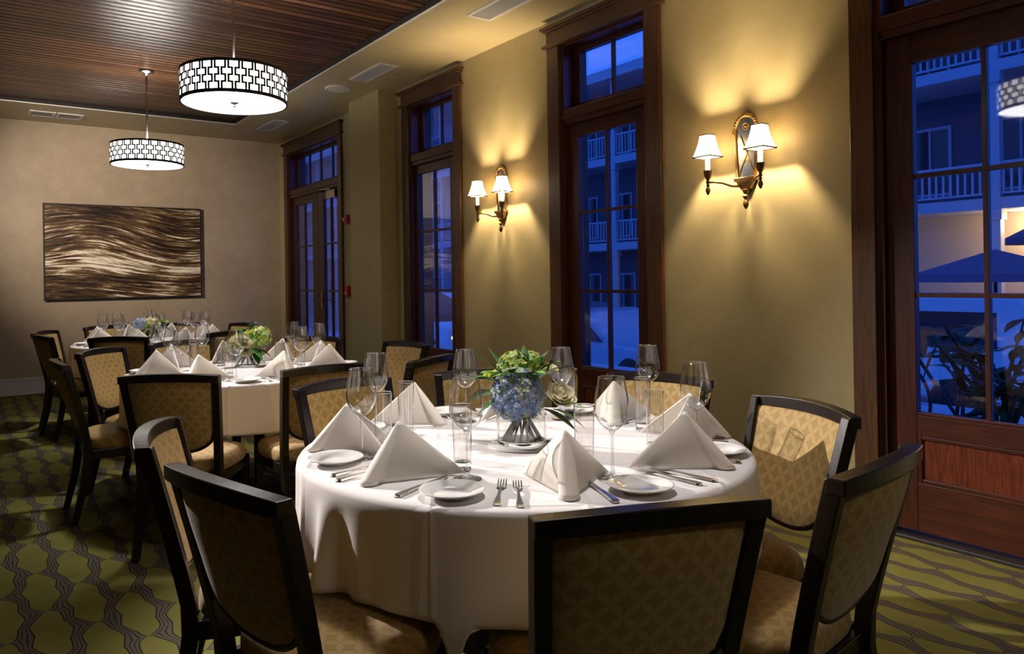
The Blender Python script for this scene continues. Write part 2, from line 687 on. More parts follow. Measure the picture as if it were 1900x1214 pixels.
def mat_painting():
    m, nt, b = newmat('wave_painting')
    t = N(nt, 'ShaderNodeTexCoord')
    sep = N(nt, 'ShaderNodeSeparateXYZ')
    nt.links.new(t.outputs['Object'], sep.inputs[0])
    x, z = sep.outputs[0], sep.outputs[2]        # x 0..1.82 , z 0..1.15
    # bent streak field: height along each streak
    k1 = math_(nt, 'MULTIPLY', math_(nt, 'SINE', math_(nt, 'ADD', math_(nt, 'MULTIPLY', x, 2.6), .35)), .15)
    amp = math_(nt, 'SMOOTH_MAX', 0.0, math_(nt, 'SUBTRACT', 1.0, math_(nt, 'MULTIPLY', math_(nt, 'ABSOLUTE', math_(nt, 'SUBTRACT', z, .75)), 2.0)), .2)
    k2 = math_(nt, 'MULTIPLY', math_(nt, 'SINE', math_(nt, 'ADD', math_(nt, 'MULTIPLY', x, 1.9), 1.4)), .07)
    s = math_(nt, 'SUBTRACT', z, math_(nt, 'ADD', math_(nt, 'MULTIPLY', k1, amp), math_(nt, 'MULTIPLY', k2, math_(nt, 'SUBTRACT', 1.0, amp))))
    cb = N(nt, 'ShaderNodeCombineXYZ')
    nt.links.new(math_(nt, 'MULTIPLY', x, .85), cb.inputs[0])
    nt.links.new(math_(nt, 'MULTIPLY', s, 17.0), cb.inputs[2])
    f = noise(nt, cb.outputs[0], 2.3, 10, .74, .5)
    cb2 = N(nt, 'ShaderNodeCombineXYZ')
    nt.links.new(math_(nt, 'MULTIPLY', x, .8), cb2.inputs[0])
    nt.links.new(math_(nt, 'MULTIPLY', s, 3.0), cb2.inputs[2])
    f2 = noise(nt, cb2.outputs[0], 1.5, 3, .5, .2)
    g = N(nt, 'ShaderNodeMapRange')
    nt.links.new(math_(nt, 'ABSOLUTE', math_(nt, 'SUBTRACT', math_(nt, 'SUBTRACT', s, .39), math_(nt, 'MULTIPLY', math_(nt, 'SUBTRACT', x, 1.0), .03))), g.inputs[0])
    g.inputs[1].default_value = 0
    g.inputs[2].default_value = .14
    g.inputs[3].default_value = .115
    g.inputs[4].default_value = 0
    ff = math_(nt, 'ADD', math_(nt, 'ADD', math_(nt, 'MULTIPLY', f, .85), math_(nt, 'MULTIPLY', f2, .25)), g.outputs[0])
    col = ramp(nt, ff, [(.45, (.003, .002, .002)), (.515, (.030, .014, .006)), (.57, (.12, .066, .024)), (.612, (.23, .135, .055)), (.632, (.76, .62, .43)), (.70, (.95, .88, .72))])
    nt.links.new(col, b.inputs['Base Color'])
    b.inputs['Roughness'].default_value = .45
    b.inputs['Specular IOR Level'].default_value = .3
    bump(nt, b, f, .3, .01)


mat_painting()
M = MAT
# flowers
for nm, c in dict(petal_blue=(.25, .35, .58), petal_pale_blue=(.50, .58, .74), petal_grey_blue=(.35, .43, .56), petal_cream_green=(.50, .52, .30),
                  petal_lime=(.50, .60, .10), petal_white=(.80, .76, .55), petal_yellow=(.62, .60, .16), leaf_green=(.035, .13, .02),
                  leaf_dark=(.018, .05, .012), leaf_light=(.13, .28, .04), stem_green=(.012, .018, .006)).items():
    simple(nm, c, .5, 0, .3)
    if nm.startswith('petal'):
        nt = MAT[nm].node_tree
        tl = N(nt, 'ShaderNodeBsdfTranslucent')
        tl.inputs[0].default_value = (*c, 1)
        mx = N(nt, 'ShaderNodeMixShader')
        mx.inputs[0].default_value = .42
        nt.links.new(nt.nodes['Principled BSDF'].outputs[0], mx.inputs[1])
        nt.links.new(tl.outputs[0], mx.inputs[2])
        nt.links.new(mx.outputs[0], nt.nodes['Material Output'].inputs[0])

# exterior
simple('ext_wall_blue', (.26, .28, .33), .8)
simple('ext_wall_dark', (.09, .10, .13), .8)
simple('ext_trim', (.42, .45, .50), .6)
simple('ext_glass', (.03, .035, .05), .1, 0, .6)
simple('ext_warm_wall', (.55, .45, .32), .7)
simple('shop_glow', (.3, .2, .1), .6, emit=(1.0, .62, .28), es=.34)
simple('shop_glow_dim', (.3, .2, .1), .6, emit=(1.0, .6, .3), es=.10)
simple('street', (.30, .31, .33), .85)
simple('pavement', (.48, .49, .52), .8)
simple('van_white', (.72, .74, .78), .35, coat=.5)
simple('car_dark', (.08, .10, .14), .3, coat=.6)
simple('car_silver', (.45, .47, .52), .3, coat=.6)
simple('tire', (.015, .015, .016), .7)
simple('umbrella_cloth', (.22, .12, .18), .8)
simple('umbrella_red', (.20, .08, .09), .8)
simple('bike_black', (.01, .011, .014), .4)
simple('basket', (.10, .065, .035), .8)
simple('lamp_dot', (.9, .9, .9), .5, emit=(1, .9, .7), es=8)
simple('headlight', (.9, .9, .9), .2, emit=(.8, .9, 1), es=1.6)
simple('roof_tile', (.14, .15, .18), .7)


# ------------------------------------------------------------------ room shell
def structure(o):
    o['kind'] = 'structure'
    return o


# openings on the right wall: (y0, y1) inner edges of the casings
OPEN = {'door_1': (0.99, 1.92), 'window_2': (3.42, 4.28), 'window_1': (5.76, 6.60), 'door_2': (8.31, 10.00)}
HEAD_Z = 3.085

b = MB()
ys = [YF]
for k in ('door_1', 'window_2', 'window_1', 'door_2'):
    y0, y1 = OPEN[k]
    b.box((W, ys[-1], 0), (W + WT, y0, CEIL + .1))
    b.box((W, y0, HEAD_Z), (W + WT, y1, CEIL + .1))
    ys.append(y1)
b.box((W, ys[-1], 0), (W + WT, D + .2, CEIL + .1))
structure(b.build('wall_right', M['plaster']))
b = MB()
b.box((3.61, 6.89, 0), (W + .01, 7.60, CEIL))
structure(b.build('wall_pilaster', M['plaster']))
b = MB()
b.box((XL - .2, D, 0), (W + .001, D + .2, CEIL + .15))
structure(b.build('wall_back', M['plaster_back']))
b = MB()
b.box((XL - .2, YF, 0), (XL, D, CEIL + .15))
structure(b.build('wall_left', M['plaster_back']))
b = MB()
b.box((XL - .2, YF - .2, 0), (W + WT, YF, CEIL + .15))
structure(b.build('wall_front', M['plaster_back']))
b = MB()
b.box((XL - .2, YF - .2, -.12), (W + .06, D + .2, 0))
structure(b.build('floor', M['carpet']))

SX, SY = 2.87, 9.33          # soffit inner edges
b = MB()
b.box((SX, YF, CEIL), (W, D, CEIL + .08))
b.box((XL, SY, CEIL), (SX, D, CEIL + .08))
structure(b.build('ceiling_soffit', M['plaster_ceiling']))
b = MB()
b.box((XL - .2, YF - .2, CEIL + .035), (SX + .02, SY + .02, CEIL + .12))
structure(b.build('ceiling', M['board_ceiling']))
b = MB()
b.box((SX - .022, YF, CEIL + .006), (SX, SY, CEIL + .045))
b.box((XL, SY - .022, CEIL + .006), (SX, SY, CEIL + .045))
structure(b.build('trim_1', M['dark_gap']))
b = MB()
b.box((SX - .004, YF, CEIL - .006), (SX + .014, SY + .014, CEIL + .004))
b.box((XL, SY - .004, CEIL - .006), (SX - .004, SY + .014, CEIL + .004))
structure(b.build('trim_2', M['white_paint'], bevel=.002))
b = MB()
b.box((XL, D - .018, 0), (W, D, .185))
b.box((XL, D - .024, 0), (W, D, .02))
b.box((XL, D - .026, .17), (W, D, .20))
structure(b.build('baseboard_back', M['white_paint'], bevel=.004))
b = MB()
for y0, y1 in ((2.05, 3.28), (4.41, 5.63), (7.6, 8.2)):
    b.box((W - .016, y0, 0), (W, y1, .11))
structure(b.build('baseboard_right', M['white_paint'], bevel=.004))


def casing(root, y0, y1, cw0, cw1, bottom=0.0):
    """flat casings, head with cap and bead, around an opening; cw0/cw1 widths at the near and far side"""
    f = W - .03
    t = MB()
    t.box((f, y0 - cw0, bottom), (W, y0, HEAD_Z))
    t.build('side_casing', M['casing_wood'], root, bevel=.004)
    t = MB()
    t.box((f, y1, bottom), (W, y1 + cw1, HEAD_Z))
    t.build('side_casing', M['casing_wood'], root, bevel=.004)
    t = MB()
    a, c = y0 - cw0, y1 + cw1
    t.box((f - .004, a, HEAD_Z), (W, c, 3.205))
    t.box((f - .022, a - .035, 3.075), (W, c + .035, 3.098))
    t.box((f - .02, a - .022, 3.196), (W, c + .022, 3.214))
    t.box((f - .036, a - .042, 3.214), (W, c + .042, 3.236))
    t.build('head_casing', M['casing_wood_across'], root, bevel=.004)
    t = MB()
    x0, x1 = W, W + WT
    t.box((x0, y0, bottom), (x1, y0 + .03, HEAD_Z))
    t.box((x0, y1 - .03, bottom), (x1, y1, HEAD_Z))
    t.box((x0, y0 + .03, HEAD_Z - .03), (x1, y1 - .03, HEAD_Z))
    t.build('jamb', M['mahogany'], root)


def sash(root, name, y0, y1, z0, z1, x, stile0, stile1, rail_t, rail_b, cols, rows, bar=.022, depth=.045, lower=None, mat='mahogany', zbars=None, transom=False):
    """a leaf with stiles, rails, glazing bars and one pane sheet per leaf"""
    fr = MB()
    x0, x1 = x, x + depth
    gy0, gy1, gz0, gz1 = y0 + stile0, y1 - stile1, z0 + rail_b, z1 - rail_t
    fr.box((x0, y0, z0), (x1, gy0, z1))
    fr.box((x0, gy1, z0), (x1, y1, z1))
    fr.box((x0, gy0, gz1), (x1, gy1, z1), 1)
    if lower:
        p0, p1 = lower
        fr.box((x0, gy0, p1), (x1, gy1, gz0), 1)
        fr.box((x0, gy0, z0), (x1, gy1, p0), 1)
        fr.box((x0 + .004, gy0, gz0), (x1 - .004, gy1, gz0 + .015), 1)
    else:
        fr.box((x0, gy0, z0), (x1, gy1, gz0), 1)
    leaf = fr.build(name, [M[mat], M['mahogany_across']], root, bevel=.003)
    bars = MB()
    bx0, bx1 = x + .006, x1 - .006
    for c in range(1, cols):
        y = gy0 + (gy1 - gy0) * c / cols
        bars.box((bx0, y - bar / 2, gz0), (bx1, y + bar / 2, gz1))
    zs = zbars if zbars else [gz0 + (gz1 - gz0) * r / rows for r in range(1, rows)]
    for z in zs:
        bars.box((bx0 + .001, gy0, z - bar / 2), (bx1 - .001, gy1, z + bar / 2))
    if bars.v:
        bars.build('glazing_bars', M['mahogany'], leaf, bevel=.002)
    g = MB()
    xm = x + depth * .55
    g.box((xm - .002, gy0 - .005, gz0 - .005), (xm + .002, gy1 + .005, gz1 + .005))
    g.build('pane', M['pane_glass'], leaf)
    if lower:
        p0, p1 = lower
        q = MB()
        q.box((x + .014, gy0 - .004, p0 - .004), (x1 - .012, gy1 + .004, p1 + .004))
        q.build('lower_panel', M['red_panel_wood'], leaf)
        mo = MB()
        for a, c in (((x + .002, gy0, p0), (x + .014, gy0 + .02, p1)), ((x + .002, gy1 - .02, p0), (x + .014, gy1, p1)),
                     ((x + .002, gy0 + .02, p1 - .02), (x + .014, gy1 - .02, p1)), ((x + .002, gy0 + .02, p0), (x + .014, gy1 - .02, p0 + .02))):
            mo.box(a, c)
        mo.build('panel_moulding', M['mahogany_across'], leaf, bevel=.004)
    return leaf


def opening(name, cw0, cw1, tcols, leaves, bottom=.02):
    y0, y1 = OPEN[name]
    r = empty(name, (0, 0, 0), kind='structure')
    casing(r, y0, y1, cw0, cw1)
    # transom bar
    t = MB()
    t.box((W - .006, y0 + .005, 2.50), (W + .16, y1 - .005, 2.575))
    t.box((W + .0, y0 + .01, 2.46), (W + .14, y1 - .01, 2.50))
    t.build('transom_bar', M['mahogany_across'], r, bevel=.005)
    sash(r, 'transom_sash', y0 + .03, y1 - .03, 2.575, HEAD_Z - .03, W + .11, .06, .06, .035, .055, tcols, 1, .024, .04)
    for (a, c, kw) in leaves:
        sash(r, 'leaf', a, c, bottom, 2.46, W + .035, **kw)
    s = MB()
    s.box((W - .03, y0 - cw0, 0), (W + WT, y1 + cw1, .018))
    s.build('sill', M['threshold'], r, bevel=.004)
    return r


ZB = [1.195, 1.785]
opening('window_2', .13, .13, 2, [(3.45, 4.25, dict(stile0=.11, stile1=.11, rail_t=.10, rail_b=.60, cols=2, rows=3, zbars=ZB, lower=(.25, .49)))])
opening('window_1', .12, .12, 2, [(5.79, 6.57, dict(stile0=.12, stile1=.05, rail_t=.09, rail_b=.59, cols=2, rows=3, zbars=ZB, lower=(.25, .48)))])
opening('door_1', .13, .12, 3, [(1.02, 1.89, dict(stile0=.135, stile1=.125, rail_t=.14, rail_b=.57, cols=2, rows=3, zbars=[1.185, 1.765], lower=(.27, .50)))], .03)
d2 = opening('door_2', .10, .11, 4, [(8.34, 9.075, dict(stile0=.13, stile1=.18, rail_t=.11, rail_b=.49, cols=2, rows=3, zbars=[1.18, 1.78], lower=(.2, .4))),
                                     (9.08, 9.97, dict(stile0=.18, stile1=.14, rail_t=.11, rail_b=.49, cols=2, rows=3, zbars=[1.18, 1.78], lower=(.2, .4)))], .03)
h = MB()
h.box((W - .03, 8.40, 2.33), (W + .03, 8.66, 2.43))
h.tube([(W - .02, 8.55, 2.44), (W - .05, 8.80, 2.46)], .009, 6)
h.tube([(W - .05, 8.80, 2.46), (W + .03, 8.95, 2.45)], .009, 6)
h.build('door_closer', M['nickel'], d2, bevel=.006)
h = MB()
h.box((W + .022, 8.935, .96), (W + .036, 8.975, 1.16))
h.tube([(W + .03, 8.955, 1.06), (W - .02, 8.955, 1.06), (W - .025, 8.85, 1.06)], .008, 8)
h.build('door_handle', M['gilt'], d2)

# ceiling vents, speaker, smoke detector


def vent(loc, w, l, label, n=9, group='ceiling vents'):
    r = empty('ceiling_vent', loc, 0, label, 'vent', group)
    f = MB()
    t = .028
    for a, c in (((-w / 2, -l / 2), (-w / 2 + t, l / 2)), ((w / 2 - t, -l / 2), (w / 2, l / 2)), ((-w / 2 + t, -l / 2), (w / 2 - t, -l / 2 + t)), ((-w / 2 + t, l / 2 - t), (w / 2 - t, l / 2))):
        f.box((a[0], a[1], -.012), (c[0], c[1], 0))
    f.build('frame', M['vent_white'], r, bevel=.003)
    g = MB()
    g.box((-w / 2 + t, -l / 2 + t, -.003), (w / 2 - t, l / 2 - t, 0))
    k = 0
    y = -w / 2 + t + .008
    while y < w / 2 - t - .004:
        g.box((y, -l / 2 + t, -.009), (y + .006, l / 2 - t, -.003))
        y += .014
    g.build('grille', M['vent_grey'], r)
    return r


vent((3.28, 4.30, CEIL), .22, .62, 'slim rectangular air vent in the plaster soffit above the tall window')
vent((3.28, 6.36, CEIL), .20, .66, 'rectangular air vent in the soffit next to the round speaker')
vent((3.28, 9.13, CEIL), .20, .64, 'rectangular air vent in the soffit above the double doors')
v = vent((.80, 9.84, CEIL), .27, .28, 'square half of the paired vent by the back wall, nearer the left edge')
vent((1.08, 9.84, CEIL), .27, .28, 'square half of the paired vent by the back wall, nearer the pendant')
r = empty('ceiling_speaker', (3.24, 7.07, CEIL), 0, 'round white flush speaker in the plaster soffit', 'speaker')
s = MB()
s.lathe([(.0, -.012), (.10, -.012), (.105, -.010)], 32)
s.build('grille', M['vent_white'], r)
s = MB()
s.lathe([(.105, -.008), (.118, -.016), (.132, -.010), (.135, 0)], 32)
s.build('rim', M['vent_white'], r)
r = empty('access_cover', (3.52, 6.42, CEIL), 0, 'small blank plaster coloured cover plate near the window head', 'cover')
s = MB()
s.box((-.05, -.09, -.006), (.05, .09, 0))
s.build('cover_plate', M['plaster_ceiling'], r, bevel=.003)

r = empty('fire_alarm', (W, 8.09, 2.03), 0, 'red fire alarm strobe high beside the double doors', 'alarm', None)
s = MB()
s.box((-.035, -.05, -.055), (0, .05, .055))
s.build('housing', M['alarm_red'], r, bevel=.006)
s = MB()
s.box((-.06, -.015, -.02), (-.035, .035, .02))
s.build('strobe_lens', M['vent_white'], r, bevel=.004)
r = empty('fire_alarm_pull', (W, 8.09, 1.18), 0, 'red manual pull station lower down beside the double doors', 'alarm', None)
s = MB()
s.box((-.04, -.045, -.065), (0, .045, .065))
s.build('housing', M['alarm_red'], r, bevel=.006)
s = MB()
s.box((-.05, -.03, -.03), (-.04, .03, -.012))
s.build('pull_bar', M['vent_white'], r)

# painting
r = empty('wave_painting', (.845, D, 1.14), 0, 'wide brown and cream abstract painting of a breaking wave on the back wall', 'painting')
s = MB()
s.box((0, -.05, 0), (1.825, -.008, 1.15))
s.build('canvas', M['wave_painting'], r)
s = MB()
for a, c in (((-.014, -.056, -.014), (0, -.006, 1.164)), ((1.825, -.056, -.014), (1.839, -.006, 1.164)), ((0, -.056, -.014), (1.825, -.006, 0)), ((0, -.056, 1.15), (1.825, -.006, 1.164))):
    s.box(a, c)
s.build('frame', M['canvas_edge'], r)

# added fixtures on stems, out of view, for strobe stand-in and painting light
def added_spot_fixture(pos, aim, label):
    r = empty('added_spotlight', (pos.x, pos.y, CEIL + .035), 0, label, 'spotlight', 'added spotlights outside the view')
    dz = pos.z - CEIL - .035
    s = MB()
    s.lathe([(0, -.03), (.06, -.03), (.065, 0), (0, 0)], 20)
    q = (aim - pos).to_track_quat('Z', 'Y').to_matrix().to_4x4()
    back = Matrix.Translation((0, 0, dz)) @ q @ Vector((0, 0, -.09))
    s.tube([(back.x, back.y, -.02), tuple(back)], .011, 8)
    s.build('stem', M['black_metal'], r)
    s = MB()
    s.lathe([(.0, -.11), (.05, -.11), (.058, -.09), (.06, 0), (.05, .0), (.048, -.02), (.0, -.025)], 20)
    s.xform(Matrix.Translation((0, 0, dz)) @ q @ Matrix.Translation((0, 0, -.03)))
    s.build('lamp_head', M['black_metal'], r)


added_spot_fixture(SPOT_POS, SPOT_AIM, 'added unseen spotlight standing in for a strobe, aimed at the near table')
added_spot_fixture(PIC_POS, PIC_AIM, 'added unseen spotlight brightening the painting and back wall')


# ------------------------------------------------------------------ pendants
def make_pendant():
    root = empty('drum_pendant')
    R, H = .322, .19
    s = MB()
    s.lathe([(R, .0), (R, H)], 96)
    shade = s.build('shade', M['glow_white'], root, solid=.002)
    s = MB()

    def band(z0, z1, rr):
        s.lathe([(rr, z0), (rr + .003, z0), (rr + .003, z1), (rr, z1), (rr, z0)], 96)
    band(-.006, .014, R + .001)
    s.lathe([(R - .007, -.006), (R + .002, -.006), (R + .002, -.002), (R - .007, -.002), (R - .007, -.006)], 96)
    band(H - .013, H + .004, R + .001)
    n = 52
    w = .0060
    da = 2 * pi / n
    a0 = .27 * da
    zt = [.012, .012 + .042, .012 + .083, .012 + .124, H - .012]
    rr = R + .003
    ww = w / R

    def quad(t0, t1, z0, z1):
        i = [s.vert((rr * cos(t), rr * sin(t), z)) for t, z in ((t0, z0), (t1, z0), (t1, z1), (t0, z1))]
        j = [s.vert(((rr - .003) * cos(t), (rr - .003) * sin(t), z)) for t, z in ((t0, z0), (t1, z0), (t1, z1), (t0, z1))]
        s.face(i)
        s.face(j[::-1])
        for k in range(4):
            s.face([i[k], j[k], j[(k + 1) % 4], i[(k + 1) % 4]])
    for k in range(n):
        sg = 1 if k % 2 else -1
        for q in range(4):
            off = a0 * sg * (1 if q % 2 else -1)
            t = k * da + off
            quad(t - ww, t + ww, zt[q] - .004, zt[q + 1] + .004)
            if q < 3:
                quad(k * da - a0 - ww, k * da + a0 + ww, zt[q + 1] - .0055, zt[q + 1] + .0055)
    s.build('lattice', M['lattice_black'], root)
    s = MB()
    s.lathe([(.0, .006), (R - .006, .006), (R - .006, .010), (0, .010)], 96)
    s.build('diffuser', M['glow_diffuser'], root)
    s = MB()
    s.lathe([(.0, -.028), (.006, -.026), (.010, -.018), (.006, -.010), (.016, -.004), (.028, 0), (.028, .004), (.0, .004)], 16)
    s.build('finial', M['nickel'], root)
    s = MB()
    top = CEIL + .035 - 2.43
    s.tube([(0, 0, .012), (0, 0, top - .03)], .0085, 12)
    s.build('rod', M['nickel'], root)
    s = MB()
    s.lathe([(0, top - .05), (.014, top - .05), (.016, top - .03), (.055, top - .022), (.066, top - .012), (.068, top), (0, top)], 24)
    s.build('canopy', M['nickel'], root)
    s = MB()
    for k in range(3):
        a = 2 * pi * k / 3 + .4
        s.tube([(0, 0, H - .02), (R * cos(a), R * sin(a), H - .006)], .004, 6)
    s.build('spider', M['nickel'], root)
    for k in range(3):
        a = 2 * pi * k / 3 + 1.2
        s = MB()
        s.sphere((.15 * cos(a), .15 * sin(a), .11), .034, 0, 12, 8)
        s.build('bulb', M['glow_bulb'], root)
    return root


def pendant_light(o, power):
    ld = bpy.data.lights.new('pendant_downlight', 'SPOT')
    ld.energy = power
    ld.color = (1, .93, .90)
    ld.spot_size = radians(74)
    ld.spot_blend = .75
    ld.shadow_soft_size = .06
    lo = bpy.data.objects.new('pendant_downlight', ld)
    lo.location = (0, 0, -.04)
    lo.parent = o
    COL.objects.link(lo)


pend = Proto(make_pendant())
PENDS = []
PENDS.append(pend.place((1.44, 4.69, 2.43), 0, 'nearer drum pendant lamp with black lattice over white shade', 'pendant lamp', 'drum pendants over the tables'))
PENDS.append(pend.place((1.48, 7.53, 2.43), .05, 'farther drum pendant lamp hanging before the wave painting', 'pendant lamp', 'drum pendants over the tables'))
PENDS.append(pend.place((1.47, 1.95, 2.43), .1, 'drum pendant lamp over the near table, seen only as its reflection in the door glass', 'pendant lamp', 'drum pendants over the tables'))


for o, pw in zip(PENDS, P_PENDANT_DOWN):
    pendant_light(o, pw)
pend.place((1.47, -.95, 2.43), .2, 'added unseen drum pendant behind the view, lighting the front chair backs', 'pendant lamp', 'drum pendants over the tables')  # extra pendant added out of view to lighten the front chair backs


# ------------------------------------------------------------------ sconces
def square_shade(s, c, wb, wt, h, m=0, thick=True):
    """flared four sided shade with concave sides, corners turned towards the wall normal"""
    def P(u, v):
        k = 4
        a = u * 4
        i = int(a) % 4
        f = a - int(a)
        ang = [pi / 4 + q * pi / 2 for q in range(5)]
        hw = wt + (wb - wt) * (1 - v) ** 1.5
        p = Vector((cos(ang[i]), sin(ang[i]))) * (1 - f) + Vector((cos(ang[i + 1]), sin(ang[i + 1]))) * f
        return (c[0] + p.x * hw * 1.0, c[1] + p.y * hw * 1.0, c[2] + v * h)
    s.grid(P, 16, 10, m, True, close_u=True)


def make_sconce():
    root = empty('wall_sconce')
    # local frame: wall plane x=0, room towards -x; y along the wall
    # mirror plate with arched top
    s = MB()
    hw, z0, z1 = .066, .05, .33
    def outline(hw, z0, z1, n=14):
        pts = [(-hw * .86, z0), (hw * .86, z0), (hw, z1)]
        for k in range(1, n):
            a = pi * k / n
            pts.append((hw * cos(a), z1 + hw * 1.15 * sin(a)))
        pts.append((-hw, z1))
        return pts
    o1 = outline(hw, z0, z1)
    i0 = [s.vert((-.02, y, z)) for y, z in o1]
    i1 = [s.vert((0, y, z)) for y, z in o1]
    s.face(i0)
    for k in range(len(o1)):
        k2 = (k + 1) % len(o1)
        s.face([i0[k], i1[k], i1[k2], i0[k2]])
    mirror = s.build('mirror_plate', M['antique_mirror'], root)
    s = MB()
    path = [(-.024, y, z) for y, z in outline(hw + .004, z0, z1)]
    s.tube(path + [path[0]], .0075, 8)
    # scrolls and leaves round the arch
    for sg in (-1, 1):
        s.tube([(-.022, sg * (hw + .004), z1 - .03), (-.026, sg * (hw + .018), z1 - .015), (-.028, sg * (hw + .014), z1 + .006), (-.026, sg * (hw + .002), z1 + .0)], [.009, .007, .006, .004], 6)
        for k in range(6):
            a = radians(18 + k * 13)
            p = Vector((-.026, sg * (hw + .008) * cos(a), z1 + (hw + .008) * 1.15 * sin(a)))
            s.sphere(p, .0105, 0, 8, 6, (.8, 1, 1.2))
    s.sphere((-.026, 0, z1 + hw * 1.15 + .016), .016, 0, 8, 6, (.7, 1, 1.25))
    s.tube([(-.026, -.03, z1 + hw * 1.15 + .004), (-.028, 0, z1 + hw * 1.15 + .022), (-.026, .03, z1 + hw * 1.15 + .004)], [.005, .009, .005], 6)
    s.build('gilt_frame', M['gilt'], root)
    s = MB()
    for k in range(12):
        a = 2 * pi * k / 12
        a2 = 2 * pi * (k + 1) / 12
        s.tube([(-.022, .019 * cos(a), z1 + .02 + .019 * sin(a)), (-.022, .019 * cos(a2), z1 + .02 + .019 * sin(a2))], .0035, 5)
    s.sphere((-.022, 0, z1 + .02), .010, 0, 8, 6, (.5, 1, 1))
    s.build('rosette', M['gilt'], root)
    s = MB()
    for a, c in (((-.022, -.055, .06), (-.022, .035, .30)), ((-.022, .055, .06), (-.022, -.02, .22))):
        s.tube([a, c], .003, 5)
    s.build('etched_bar', M['gilt'], root)
    # bracket below the mirror
    s = MB()
    s.box((-.05, -.068, .03), (0, .068, .052))
    s.hexa([(-.035, -.03, -.02), (0, -.03, -.02), (0, .03, -.02), (-.035, .03, -.02), (-.05, -.055, .03), (0, -.055, .03), (0, .055, .03), (-.05, .055, .03)])
    s.lathe([(0, -.135), (.008, -.13), (.017, -.108), (.014, -.088), (.006, -.078), (.014, -.068), (.02, -.06), (.010, -.048), (.016, -.035), (.022, -.02), (0, -.018)], 14, 0, (-.03, 0, 0))
    s.build('bracket', M['bronze'], root, bevel=.003)
    # arms
    A = .175
    for sg in (-1, 1):
        s = MB()
        e = Vector((-.145, sg * A, .032))
        s.tube([(-.045, sg * .03, .002), (-.07, sg * .065, .004), (-.10, sg * .11, .026), (-.13, sg * .15, .034), e], [.008, .007, .006, .006, .006], 8)
        arm = s.build('arm', M['bronze'], root)
        s = MB()
        s.lathe([(0, -.075), (.006, -.07), (.015, -.05), (.013, -.035), (.006, -.025), (.012, -.018), (.006, -.008), (.013, .0), (.008, .012), (.012, .022), (.020, .034), (.024, .05), (.024, .066), (.027, .072), (.0, .072)], 16, 0, tuple(e))
        s.build('candle_cup', M['bronze'], arm)
        s = MB()
        s.lathe([(.013, .07), (.013, .20), (0, .20)], 14, 0, tuple(e))
        s.build('candle_sleeve', M['candle_white'], arm)
        # shade
        s = MB()
        zc = .183
        square_shade(s, (e.x, e.y, zc), .086, .044, .13)
        sh = s.build('shade', M['sconce_shade'], root, solid=.0015)
        s = MB()
        for wq, zq, rr in ((.087, zc, .0042), (.045, zc + .13, .0032)):
            pts = [(e.x + wq * cos(pi / 4 + k * pi / 2), e.y + wq * sin(pi / 4 + k * pi / 2), zq) for k in range(5)]
            for p, q2 in zip(pts, pts[1:]):
                s.tube([p, q2], rr, 6)
        for k in range(4):
            a = pi / 4 + k * pi / 2
            pts = []
            for j in range(7):
                v = j / 6
                hwq = .0445 + (.0865 - .0445) * (1 - v) ** 1.5
                pts.append((e.x + hwq * cos(a), e.y + hwq * sin(a), zc + v * .13))
            s.tube(pts, .0016, 5)
        s.build('shade_trim', M['shade_trim'], sh)
    return root


def sconce_lights(o, loc):
    for sg in (-1, 1):
        ld = bpy.data.lights.new('sconce_bulb', 'POINT')
        ld.energy = P_SCONCE
        ld.color = (1, .76, .47)
        ld.shadow_soft_size = .018
        lo = bpy.data.objects.new('sconce_bulb', ld)
        lo.location = (-.145, sg * .175, .255)
        lo.parent = o
        COL.objects.link(lo)


sc = Proto(make_sconce())
for loc, lab in (((W, 2.655, 1.815), 'two-armed gilt mirror sconce on the wall between tall window and glazed door'),
                 ((W, 5.03, 1.825), 'two-armed gilt mirror sconce on the wall between the two tall windows')):
    o = sc.place(loc, 0, lab, 'wall lamp', 'mirror sconces')
    sconces = globals().setdefault('SCONCES', [])
    sconces.append(o)
for o in SCONCES:
    sconce_lights(o, o.location)


